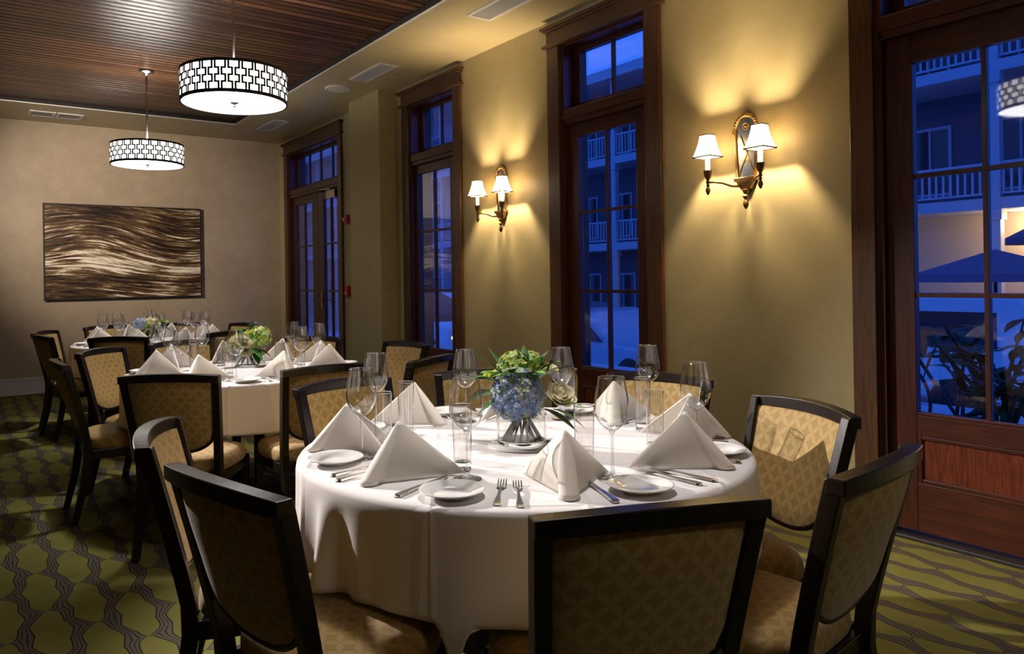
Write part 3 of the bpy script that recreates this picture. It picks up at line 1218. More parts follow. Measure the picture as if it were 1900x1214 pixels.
# ------------------------------------------------------------------ chairs
def make_chair():
    root = empty('dining_chair')
    TOPZ = .87

    def back_y(z):          # rear face line of the back, leaning away from the seat
        t = max(0, (z - .40) / (TOPZ - .40))
        return -.195 - .105 * t ** 1.15

    def half_w(z):
        t = max(0, (z - .40) / (TOPZ - .40))
        return .202 + .033 * t
    # rear legs with posts
    for sg in (-1, 1):
        s = MB()
        zs = [0, .2, .36, .44, .52, .62, .72, .80, TOPZ]
        rows = []
        for z in zs:
            if z < .40:
                y = -.195 - .075 * ((.40 - z) / .40) ** 1.5
                wx = .016 + .004 * z / .4
                dy = .017 + .006 * z / .4
            else:
                y = back_y(z)
                wx, dy = .0175, .020
            x = sg * (half_w(z) - wx)
            rows.append([s.vert((x + a * wx, y + c * dy, z + (.004 * 0))) for a, c in ((-1, -1), (1, -1), (1, 1), (-1, 1))])
        for a, c in zip(rows, rows[1:]):
            for k in range(4):
                s.face([a[k], a[(k + 1) % 4], c[(k + 1) % 4], c[k]])
        s.face(rows[0][::-1])
        s.face(rows[-1])
        s.build('leg', M['chair_wood'], root, bevel=.003)
    for sg in (-1, 1):
        s = MB()
        x, y = sg * .188, .165
        a, c = .015, .020
        s.hexa([(x - a, y - a, 0), (x + a, y - a, 0), (x + a, y + a, 0), (x - a, y + a, 0), (x - c, y - c, .40), (x + c, y - c, .40), (x + c, y + c, .40), (x - c, y + c, .40)])
        s.build('leg', M['chair_wood'], root, bevel=.003)
    # top rail: bowed in plan, gently crowned
    s = MB()
    rows = []
    n = 14
    for k in range(n + 1):
        u = -1 + 2 * k / n
        hw = half_w(TOPZ)
        bow = -.036 * (1 - u * u)
        crown = .014 * (1 - u * u)
        yb = back_y(TOPZ) + bow
        z1 = TOPZ + crown + .002
        z0 = TOPZ - .033 + crown * .8
        rows.append([s.vert((u * hw, yb + d, z)) for d, z in ((-.022, z0), (.020, z0), (.018, z1), (-.023, z1))])
    for a, c in zip(rows, rows[1:]):
        for k in range(4):
            s.face([a[k], a[(k + 1) % 4], c[(k + 1) % 4], c[k]], 0, False)
    s.face(rows[0][::-1])
    s.face(rows[-1])
    s.build('top_rail', M['chair_wood'], root, bevel=.003)
    # upholstered back
    def zbot(u):
        return .505 + .10 * (1 - (max(0, 1 - abs(u) ** 2.4)) ** .5)

    def sheet(side):
        def P(u, v):
            uu = -1 + 2 * u
            z = zbot(uu) + (TOPZ - .030 + .012 * (1 - uu * uu) - zbot(uu)) * v
            hw = half_w(z) - .031
            bow = -.036 * (1 - uu * uu) * max(0, min(1, (z - .45) / .3))
            edge = (1 - abs(uu) ** 8) * (1 - abs(2 * v - 1) ** 10)
            y = back_y(z) + bow + side * (.006 + .014 * edge)
            return (uu * hw, y, z)

        def U(u, v):
            uu = -1 + 2 * u
            z = zbot(uu) + (TOPZ - .03 - zbot(uu)) * v
            return (uu * (half_w(z) - .031), z)
        return P, U
    s = MB()
    Pf, Uf = sheet(1)
    Pb, Ub = sheet(-1)
    s.grid(Pf, 18, 12, 0, True, uvfn=Uf)
    s.grid(Pb, 18, 12, 0, True, uvfn=Ub)
    # sides and bottom between the two sheets
    for (fn) in (lambda t: (0, t), lambda t: (1, t), lambda t: (t, 0), lambda t: (t, 1)):
        def Q(u, v, fn=fn):
            a = Vector(Pf(*fn(u)))
            c = Vector(Pb(*fn(u)))
            return a.lerp(c, v)
        s.grid(Q, 18, 1, 0, True, uvfn=lambda u, v: (u * .4, v * .02))
    back = s.build('backrest', M['gold_fabric'], root, normals=True)
    s = MB()
    pts = []
    for k in range(25):
        u = k / 24
        a = Vector(Pf(u, 0))
        c = Vector(Pb(u, 0))
        p = (a + c) / 2
        p.z -= .004
        pts.append(p)
    s.tube(pts, .010, 6)
    s.build('lower_rail', M['chair_wood'], root)
    # seat cushion
    def seat(u, v):
        pass
    s = MB()
    prof = [(.965, .392), (1.0, .405), (1.0, .425), (.985, .445), (.94, .460), (.80, .472), (.55, .480), (.28, .484)]
    n = 48

    def ring(k, sc_, z):
        a = 2 * pi * k / n
        ca, sa = cos(a), sin(a)
        p = 5.0
        rr = (abs(ca) ** p + abs(sa) ** p) ** (-1 / p)
        x, y = rr * ca, rr * sa
        wx = .212 if y > 0 else .212 - .012 * (-y)
        return (x * wx * sc_, .000 + y * .190 * sc_ + (.018 * (1 - x * x) if y > .6 else 0) * sc_, z)
    rows = [[s.vert(ring(k, sc_, z)) for k in range(n)] for sc_, z in prof]
    top = s.vert((0, .0, .485))
    uvv = lambda i: (s.v[i][0], s.v[i][1])
    for a, c in zip(rows, rows[1:]):
        for k in range(n):
            q = [a[k], a[(k + 1) % n], c[(k + 1) % n], c[k]]
            s.face(q, 0, True, [(s.v[i][0], s.v[i][1] + (s.v[i][2] - .48)) for i in q])
    for k in range(n):
        q = [rows[-1][k], rows[-1][(k + 1) % n], top]
        s.face(q, 0, True, [uvv(i) for i in q])
    s.face(rows[0][::-1], 0)
    s.build('seat', M['gold_fabric'], root)
    s = MB()
    s.box((-.17, .155, .345), (.17, .18, .396))
    s.box((-.184, -.205, .345), (.184, -.182, .396))
    s.box((-.205, -.18, .345), (-.182, .15, .396))
    s.box((.182, -.18, .345), (.205, .15, .396))
    s.build('apron', M['chair_wood'], root, bevel=.003)
    return root


chair = Proto(make_chair())
T1, T2, T3 = (1.49, 1.89), (1.45, 4.56), (1.50, 7.40)
SEATS = []


def chair_at(bx, by, face_deg, label, group):
    """bx, by: the middle of the top rail; face_deg: the direction from the table towards the chair"""
    a = radians(face_deg)
    f = Vector((-cos(a), -sin(a)))
    loc = Vector((bx, by)) + f * .318
    rz = atan2(f.y, f.x) - pi / 2
    SEATS.append((loc.x, loc.y, rz))
    return chair.place((loc.x, loc.y, 0), rz, label, 'chair', group)


def chair_phi(c, phi, r, label, group, face=None):
    a = radians(phi)
    return chair_at(c[0] + r * cos(a), c[1] + r * sin(a), face if face is not None else phi, label, group)


G1, G2, G3 = 'gold chairs round the near table', 'gold chairs round the middle table', 'gold chairs round the far table'
chair_at(1.04, .925, 249, 'gold patterned chair seen squarely from behind in front of the near table', G1)
chair_at(.445, 1.62, 193, 'gold chair seen from behind at lower left with diagonal top rail', G1)
chair_at(1.715, .855, 277.5, 'gold chair with blue light on its top rail beside the glazed door', G1)
chair_at(2.255, 1.375, 340, 'gold chair facing the view, bright pattern on upper half of its back', G1)
chair_at(.455, 2.285, 158, 'gold chair edge-on at left, lit inner back behind the lower left chair', G1)
chair_at(1.316, 2.875, 100, 'gold chair partly hidden behind wine glasses at the near table back left', G1)
chair_phi(T1, 15.5, 1.0, 'gold chair under the centre tall window behind the standing napkin', G1)
chair_phi(T1, 61, 1.0, 'gold chair behind the hydrangea vase, only its corner showing', G1)
chair_at(.44, 4.70, 180, 'gold chair at middle table left, seen side-on with seat lit', G2)
chair_at(.735, 5.34, 137, 'gold chair with bright diamond pattern facing right, behind side-on chair', G2)
chair_at(.78, 3.60, 234, 'gold chair seen from behind in front of the middle table white cloth', G2)
chair_at(1.50, 3.44, 271, 'gold chair seen from behind, half cut by the near table napkin', G2)
chair_at(2.12, 3.44, 299, 'gold chair turned away at right of the middle table by dark window', G2)
chair_at(2.49, 4.38, 8, 'gold chair facing left with bright patterned back under the left tall window', G2)
chair_phi(T2, 97, 1.09, 'gold chair between middle and far tables, seen behind tumblers', G2)
chair_phi(T2, 45, 1.05, 'gold chair in front of the double doors behind two wine glasses', G2)
chair_phi(T3, 243, 1.03, 'gold chair seen from behind in front of the far table', G3)
chair_phi(T3, 191, .97, 'gold chair at far table left, back towards the white baseboard', G3)
chair_phi(T3, 151, 1.0, 'gold chair at far left corner with lit inner back', G3)
chair_phi(T3, 105, 1.03, 'gold chair against the back wall below the painting, nearest its left end', G3)
chair_phi(T3, 62, 1.0, 'gold chair against the back wall under the right end of painting', G3)
chair_phi(T3, 16, .96, 'gold chair against the back wall near the double doors, above white flowers', G3)
chair_phi(T3, 297, .97, 'gold chair with dark back just left of the middle table flowers', G3)

# ------------------------------------------------------------------ tables and cloths
ZT = .76
RT = .705


def over_seat(x, y):
    d = 9
    for sx, sy, rz in SEATS:
        if hypot(x - sx, y - sy) > .5:
            continue
        c, s_ = cos(-rz), sin(-rz)
        lx, ly = c * (x - sx) - s_ * (y - sy), s_ * (x - sx) + c * (y - sy)
        # distance outside the seat rectangle
        dx = max(abs(lx) - .222, 0)
        dy = max(ly - .205, -.23 - ly, 0)
        d = min(d, hypot(dx, dy))
    return d


def make_cloth(c, seed, bottom, label, fold_dirs=()):
    rnd = random.Random(seed)
    s = MB()
    n = 288
    ph = [rnd.uniform(0, 6.28) for _ in range(4)]

    def waves(a):
        w = .5 * sin(8 * a + ph[0]) + .35 * sin(13 * a + ph[1]) + .25 * sin(21 * a + ph[2])
        for fd, k in fold_dirs:
            d = (a - radians(fd) + pi) % (2 * pi) - pi
            w += k * math.exp(-(d / .16) ** 2) * cos(d * 32)
        return w
    rows = []
    for f in (.0, .3, .6, .85, .955, .985):
        if f == 0:
            rows.append([s.vert((0, 0, ZT))])
        else:
            rows.append([s.vert((RT * f * cos(2 * pi * k / n), RT * f * sin(2 * pi * k / n), ZT)) for k in range(n)])
    for dz, rr in ((.004, .997), (.013, 1.006), (.03, 1.010)):
        rows.append([s.vert((RT * rr * cos(2 * pi * k / n), RT * rr * sin(2 * pi * k / n), ZT - dz)) for k in range(n)])
    zb = []
    for k in range(n):
        a = 2 * pi * k / n
        z = bottom + .018 * sin(4 * a + ph[3]) + .01 * sin(9 * a)
        for fd, kk in fold_dirs:
            d = (a - radians(fd) + pi) % (2 * pi) - pi
            z -= .10 * abs(kk) * math.exp(-(d / .25) ** 2)
        x, y = c[0] + .73 * cos(a), c[1] + .73 * sin(a)
        d = min(over_seat(x, y), over_seat(c[0] + .70 * cos(a), c[1] + .70 * sin(a)), over_seat(c[0] + .76 * cos(a), c[1] + .76 * sin(a)))
        t = max(0, min(1, 1 - (d - .012) / .085))
        t = t * t * (3 - 2 * t)
        zb.append(max(z, z * (1 - t) + .497 * t))
    m = 16
    for j in range(1, m + 1):
        v = j / m
        row = []
        for k in range(n):
            a = 2 * pi * k / n
            z = ZT - .03 - (ZT - .03 - zb[k]) * v
            drop = (ZT - .03 - z) / .48
            amp = .024 * min(1, drop) ** .8
            r = RT * 1.010 + .012 * drop + amp * waves(a)
            row.append(s.vert((r * cos(a), r * sin(a), z)))
        rows.append(row)
    for a, d in zip(rows, rows[1:]):
        for k in range(n):
            k2 = (k + 1) % n
            if len(a) == 1:
                s.face([a[0], d[k], d[k2]], 0, True)
            else:
                s.face([a[k], d[k], d[k2], a[k2]], 0, True)
    o = s.build('tablecloth', M['linen'], None, (c[0], c[1], 0))
    tag(o, label, 'tablecloth', 'white tablecloths')
    md = o.modifiers.new('thickness', 'SOLIDIFY')
    md.thickness = .002
    md.offset = -1
    return o


def make_table():
    root = empty('round_table')
    s = MB()
    s.lathe([(0, .715), (.675, .715), (.69, .72), (.69, .748), (.682, .754), (0, .754)], 64)
    s.build('table_top', M['chair_wood'], root)
    for k in range(4):
        a = pi / 4 + k * pi / 2
        s = MB()
        s.tube([(.34 * cos(a), .34 * sin(a), 0), (.30 * cos(a), .30 * sin(a), .715)], .02, 10)
        s.build('leg', M['black_metal'], root)
    return root


tb = Proto(make_table())
for c, lab, seed, bt, fd, cl in (
        (T1, 'round dining table nearest the camera under its white cloth', 3, .255, [(186, 2.3), (172, 1.7), (60, 1.0)], 'white cloth on the near table in the foreground'),
        (T2, 'round dining table in the middle of the room under its white cloth', 5, .34, [(120, .8), (10, .8)], 'white cloth on the middle table with the white flowers'),
        (T3, 'round dining table at the back near the painting', 8, .34, [(190, .8), (100, .8)], 'white cloth on the far table before the painting')):
    tb.place((c[0], c[1], 0), .3, lab, 'table', 'round banquet tables')
    make_cloth(c, seed, bt, cl, fd)


# ------------------------------------------------------------------ tableware
def make_napkin(seed):
    rnd = random.Random(seed)
    s = MB()
    hw, half = .118, .135
    # plan path from one wing tip round the ridge foot to the other (ridge towards +y, away from the table centre)
    path = []
    L = Vector((-hw, -half))
    R = Vector((hw, -half))
    K = Vector((0, half))
    n = 14
    for k in range(n + 1):
        path.append(L.lerp(Vector((-.011, half - .046)), k / n))
    for k in range(11):
        a = radians(218 - 256 * k / 10)
        path.append(Vector((.023 * cos(a), half - .023 + .023 * sin(a))))
    for k in range(n + 1):
        path.append(Vector((.011, half - .046)).lerp(R, k / n))
    A = Vector((rnd.uniform(-.006, .006), -.005 + rnd.uniform(-.012, .012), .150 + rnd.uniform(-.004, .008)))
    N_ = len(path) - 1

    def P(u, v):
        i = min(int(u * N_ + 1e-6), N_)
        p = path[i]
        q = Vector((p.x, p.y, .003)).lerp(A, v * .985)
        side = 1 if p.x > 0 else -1
        wing = sin(pi * min(1, abs(u - .5) * 2))
        q.x += side * (.012 * sin(pi * v) * wing)
        return q
    s.grid(P, N_, 14, 0, True)
    o = s.build('folded_napkin', M['napkin_linen'])
    md = o.modifiers.new('thickness', 'SOLIDIFY')
    md.thickness = .0055
    md.offset = 0
    return o


def make_wine():
    root = empty('wine_glass')
    s = MB()
    prof = [(.004, .128), (.018, .133), (.033, .148), (.043, .168), (.0465, .186), (.0455, .205), (.042, .228), (.037, .254), (.0345, .270)]
    s.lathe(prof, 28)
    s.build('bowl', M['thin_glass'], root, normals=False)
    s = MB()
    s.lathe([(.0348, .2685), (.0336, .2685), (.0334, .2705), (.0342, .2715), (.0350, .2705), (.0348, .2685)], 28)
    s.build('rim', M['thin_glass'], root)
    s = MB()
    s.lathe([(0, 0), (.040, 0), (.041, .0015), (.036, .004), (.018, .007), (.007, .013), (.0042, .03), (.0036, .08), (.0042, .118), (.009, .1295), (.0, .131)], 24)
    s.build('stem', M['thin_glass'], root)
    return root


def make_tumbler():
    root = empty('tumbler')
    s = MB()
    s.lathe([(.0245, .018), (.0262, .06), (.0278, .13), (.0288, .180)], 24)
    s.build('wall', M['thin_glass'], root, normals=False)
    s = MB()
    s.lathe([(.0290, .179), (.0277, .179), (.0276, .181), (.0283, .1822), (.0291, .181), (.0290, .179)], 24)
    s.build('rim', M['solid_glass'], root)
    s = MB()
    s.lathe([(0, 0), (.0232, 0), (.0242, .002), (.0248, .02), (.021, .0215), (0, .0205)], 24)
    s.build('base', M['solid_glass'], root)
    return root


def make_plate():
    s = MB()
    s.lathe([(0, .0), (.044, 0), (.046, .003), (.058, .008), (.080, .0165), (.0825, .0185), (.0820, .020), (.078, .0190), (.056, .0115), (.048, .0075), (.044, .0055), (0, .005)], 48)
    return s.build('bread_plate', M['porcelain'])


def make_fork():
    s = MB()
    # handle along -y (butt) to +y (tines); length .205
    def sec(y, w, z, t):
        return [s.vert((-w, y, z - t)), s.vert((w, y, z - t)), s.vert((w * .85, y, z + t)), s.vert((-w * .85, y, z + t))]
    st = [(-.105, .004, .0035, .0016), (-.103, .0085, .0035, .0022), (-.095, .0105, .0038, .0026), (-.075, .0080, .0045, .0026), (-.04, .0045, .006, .0022), (0, .0032, .0085, .0020), (.025, .0034, .0095, .0020), (.036, .008, .0085, .0014), (.045, .0115, .0065, .0012), (.055, .0120, .005, .0011)]
    rows = [sec(*q) for q in st]
    for a, c in zip(rows, rows[1:]):
        for k in range(4):
            s.face([a[k], a[(k + 1) % 4], c[(k + 1) % 4], c[k]], 0, False)
    s.face(rows[0][::-1])
    s.face(rows[-1])
    for k in range(4):
        x = -.0102 + k * .0068
        w = .0018
        pr = None
        for y, z in ((.054, .005), (.070, .0045), (.085, .006), (.100, .009)):
            ww = w * (1 if y < .09 else .55)
            r_ = [s.vert((x - ww, y, z - .001)), s.vert((x + ww, y, z - .001)), s.vert((x + ww, y, z + .001)), s.vert((x - ww, y, z + .001))]
            if pr:
                for q in range(4):
                    s.face([pr[q], pr[(q + 1) % 4], r_[(q + 1) % 4], r_[q]])
            pr = r_
        s.face(pr)
    return s.build('fork', M['silver'])


def make_knife():
    root = empty('table_knife')
    s = MB()
    def sec(y, w, z, t):
        return [s.vert((-w, y, z - t)), s.vert((w, y, z - t)), s.vert((w * .8, y, z + t)), s.vert((-w * .8, y, z + t))]
    st = [(-.115, .005, .0035, .002), (-.112, .010, .004, .003), (-.10, .0105, .0045, .0036), (-.07, .008, .0048, .0036), (-.03, .0058, .0048, .0034), (-.012, .0065, .0045, .003)]
    rows = [sec(*q) for q in st]
    for a, c in zip(rows, rows[1:]):
        for k in range(4):
            s.face([a[k], a[(k + 1) % 4], c[(k + 1) % 4], c[k]])
    s.face(rows[0][::-1])
    s.face(rows[-1])
    s.build('handle', M['silver'], root, bevel=.0008)
    s = MB()
    out = [(-.006, -.012), (.006, -.012), (.0085, .01), (.0095, .06), (.008, .09), (.002, .108), (-.004, .112), (-.006, .10)]
    lo = [s.vert((x, y, .0035)) for x, y in out]
    hi = [s.vert((x, y, .0055)) for x, y in out]
    s.face(lo[::-1])
    s.face(hi)
    for k in range(len(out)):
        k2 = (k + 1) % len(out)
        s.face([lo[k], lo[k2], hi[k2], hi[k]])
    s.build('blade', M['silver'], root)
    return root


NAPS = [Proto(make_napkin(k)) for k in range(3)]
WINE, TUMB, PLATE, FORK, KNIFE = Proto(make_wine()), Proto(make_tumbler()), Proto(make_plate()), Proto(make_fork()), Proto(make_knife())
ZS = ZT + .0006


def polar(c, phi, r):
    a = radians(phi)
    return (c[0] + r * cos(a), c[1] + r * sin(a), ZS)


def setting(ti, c, phi, where, wine=None, tumb=None, plate=None, nap_r=.515, nap_turn=0, small=False, nap=True, has_tumb=True, nap_at=None):
    tn = ('near', 'middle', 'far')[ti]
    g = lambda k: '%s on the %s table' % (k, tn)
    rad = radians(phi)
    # thing's +y points outwards
    rz = rad - pi / 2
    if nap:
        na = nap_at or (phi, nap_r)
        NAPS[(int(phi) * 7) % 3].place(polar(c, *na), radians(na[0]) - pi / 2 + radians(nap_turn), 'ivory tent-folded napkin ' + where, 'napkin', g('folded napkins'))
    WINE.place(wine if wine else polar(c, phi + 21, .44), phi * .1, 'empty wine glass ' + where, 'wine glass', g('wine glasses'))
    if has_tumb:
        TUMB.place(tumb if tumb else polar(c, phi + 11, .33), 0, 'tall empty water tumbler ' + where, 'tumbler', g('tumblers'))
    pp = plate if plate is not None else phi - 24
    PLATE.place(polar(c, pp, .602), 0, 'small white bread plate ' + where, 'plate', g('bread plates'))
    for k, (dp, txt) in enumerate(((-13.0, 'outer fork nearest the bread plate '), (-8.2, 'inner fork nearest the napkin '))):
        p = polar(c, phi + dp, .555 + .012 * k)
        FORK.place(p, radians(phi + dp + 3) - pi / 2 + pi, txt + where, 'fork', g('forks'))
    p = polar(c, phi + 12.6, .555)
    KNIFE.place(p, radians(phi + 10) - pi / 2 + pi, 'silver table knife ' + where, 'knife', g('table knives'))


def xy(x, y):
    return (x, y, ZS)


setting(0, T1, 239, 'in front of the squarely seen front chair, near table', xy(1.418, 1.412), xy(1.421, 1.522), 215, nap_at=(245, .50), nap_turn=-14)
setting(0, T1, 288, 'before the chair with blue-lit top rail, near table', xy(1.845, 1.482), xy(1.766, 1.575), 261, nap_at=(292.5, .53), nap_turn=4)
setting(0, T1, 336, 'before the chair with half-bright back, near table', xy(2.177, 1.973), xy(1.97, 1.811), 309, nap_at=(330, .56))
setting(0, T1, 17, 'under the centre tall window, near table', xy(1.877, 2.131), xy(1.952, 2.165), 352, nap_at=(11, .545), nap_turn=-150)
setting(0, T1, 57, 'behind the blue hydrangea, near table', xy(1.563, 2.317), None, 30, has_tumb=False)
setting(0, T1, 97, 'on the near table side towards the middle table', xy(1.245, 2.429), xy(1.274, 2.261), 80, nap_at=(101, .53), nap_turn=-160)
setting(0, T1, 146, 'before the edge-on left chair, near table', xy(.994, 2.037), xy(1.099, 2.098), 165 - 44, nap_at=(150, .55))
setting(0, T1, 192, 'before the lower left chair, near table', xy(1.113, 1.648), xy(1.163, 1.745), 166)

for phi, wh in ((224, 'at the middle table, before the chair seen from behind'), (178, 'at the middle table, before the side-on chair'),
                (133, 'at the middle table, before the bright diamond-patterned chair'), (90, 'at the middle table, on the far table side'),
                (45, 'at the middle table, nearest the double doors'), (8, 'at the middle table, under the left tall window'),
                (322, 'at the middle table, before the bright left-facing chair'), (276, 'at the middle table, on the near table side')):
    setting(1, T2, phi, wh)
for phi, wh in ((196, 'at the far table, before its leftmost chair'), (243, 'at the far table, before the chair seen from behind'),
                (288, 'at the far table, on the middle table side'), (333, 'at the far table, on the window wall side'),
                (16, 'at the far table, nearest the double doors'), (62, 'at the far table, under the right end of painting'),
                (107, 'at the far table, under the left end of painting'), (151, 'at the far table, before the corner chair')):
    setting(2, T3, phi, wh)


# ------------------------------------------------------------------ flowers
def petal(s, base, d, up, length, width, curl, m, n=4):
    """a cupped petal from base, pointing along d, with curl towards up"""
    d = d.normalized()
    side = d.cross(up).normalized()
    nrm = side.cross(d).normalized()
    rows = []
    for j in range(n + 1):
        t = j / n
        w = width * sin(pi * (.12 + .80 * t) ** .9) * .5
        p = base + d * (length * t) + nrm * (curl * t * t)
        rows.append([s.vert(p + side * (w * k) + nrm * (abs(k) * w * .35)) for k in (-1, 0, 1)])
    for a, c in zip(rows, rows[1:]):
        for k in range(2):
            s.face([a[k], a[k + 1], c[k + 1], c[k]], m, True)


def hydrangea(root, c, r, mats, rnd, name='hydrangea_bloom', count=230, k_size=1.0):
    s = MB()
    s.sphere(c, r * .88, 2, 16, 12)
    c = Vector(c)
    for k in range(count):
        z = 1 - 2 * (k + .5) / count
        a = k * 2.399963 + rnd.uniform(-.15, .15)
        q = sqrt(1 - z * z)
        nrm = Vector((q * cos(a), q * sin(a), z))
        if nrm.z < -.85:
            continue
        p = c + nrm * (r * rnd.uniform(.93, 1.05))
        nn = (nrm + Vector((rnd.uniform(-.4, .4), rnd.uniform(-.4, .4), rnd.uniform(-.4, .4)))).normalized()
        t = nn.orthogonal().normalized()
        t = Matrix.Rotation(rnd.uniform(0, 6.28), 3, nn) @ t
        bt = nn.cross(t)
        sz = r * rnd.uniform(.16, .23) * k_size
        m = rnd.choices(range(4), (4, 4, 3, 3))[0]
        for q4 in range(4):
            aa = q4 * pi / 2
            dr = t * cos(aa) + bt * sin(aa)
            sd = nn.cross(dr)
            i = [s.vert(p), s.vert(p + dr * sz * .55 + sd * sz * .42 + nn * sz * .12), s.vert(p + dr * sz + nn * sz * .2), s.vert(p + dr * sz * .55 - sd * sz * .42 + nn * sz * .12)]
            s.face(i, m, False)
    return s.build(name, mats, root, normals=False)


def rose(root, c, r, axis, mats, rnd, name='rose_bloom', layers=5):
    s = MB()
    axis = Vector(axis).normalized()
    t = axis.orthogonal().normalized()
    bt = axis.cross(t)
    c = Vector(c)
    for L in range(layers):
        f = (L + 1) / layers
        n = 3 + L
        for k in range(n):
            a = 2 * pi * k / n + L * .7 + rnd.uniform(-.1, .1)
            rd = t * cos(a) + bt * sin(a)
            tilt = .25 + .85 * f
            d = (axis * cos(tilt) + rd * sin(tilt)).normalized()
            base = c - axis * (r * .55) + rd * (r * .12 * f)
            petal(s, base, d, axis if L < layers - 1 else axis, r * (1.0 + .35 * f), r * (.85 + .5 * f), r * (.45 - .25 * f), rnd.choice((0, 0, 1)), 5)
    return s.build(name, mats, root, normals=False)


def leaf_mesh(s, base, d, length, width, droop, m, rnd):
    d = Vector(d).normalized()
    up = Vector((0, 0, 1))
    side = d.cross(up)
    if side.length < .2:
        side = d.cross(Vector((1, 0, 0)))
    side.normalize()
    nrm = side.cross(d).normalized()
    n = 6
    rows = []
    for j in range(n + 1):
        t = j / n
        w = width * .5 * sin(pi * min(1, (.06 + .94 * t)) ** .85) if t < 1 else .0005
        p = Vector(base) + d * (length * t) - up * (droop * t * t)
        rows.append([s.vert(p + side * w * k + nrm * (.25 * w * abs(k))) for k in (-1, 0, 1)])
    for a, c in zip(rows, rows[1:]):
        for k in range(2):
            s.face([a[k], a[k + 1], c[k + 1], c[k]], m, True)


def vase_with_stems(root, r, h, rnd, nst=12):
    s = MB()
    s.lathe([(r * .96, .012), (r, .03), (r * 1.0, h * .6), (r * 1.0, h)], 36)
    s.build('vase', M['thin_glass'], root, normals=False)
    s = MB()
    s.lathe([(0, 0), (r * .93, 0), (r * .97, .004), (r * .97, .013), (0, .011)], 36)
    s.build('vase_base', M['solid_glass'], root)
    for k in range(nst):
        a = 2 * pi * k / nst + rnd.uniform(-.2, .2)
        s = MB()
        b_ = Vector((r * .78 * cos(a), r * .78 * sin(a), .016))
        t_ = Vector((-r * rnd.uniform(.1, .6) * cos(a + rnd.uniform(-.7, .7)), -r * rnd.uniform(.1, .6) * sin(a + rnd.uniform(-.7, .7)), h + .05))
        s.tube([b_, b_.lerp(t_, .5), t_], .0042, 6)
        s.build('stem', M['stem_green'], root)


HYD = [M['petal_blue'], M['petal_pale_blue'], M['petal_grey_blue'], M['petal_cream_green']]
LIME = [M['petal_lime'], M['petal_yellow'], M['leaf_light'], M['petal_cream_green']]
WHITE = [M['petal_white'], M['petal_cream_green']]
KALE = [M['petal_lime'], M['petal_cream_green']]


def to_cam(c):
    """unit vectors at c: towards the camera, and to the picture's right, on the floor plan"""
    f = Vector((-c[0], -c[1], 0)).normalized()
    return f, Vector((-f.y, f.x, 0))


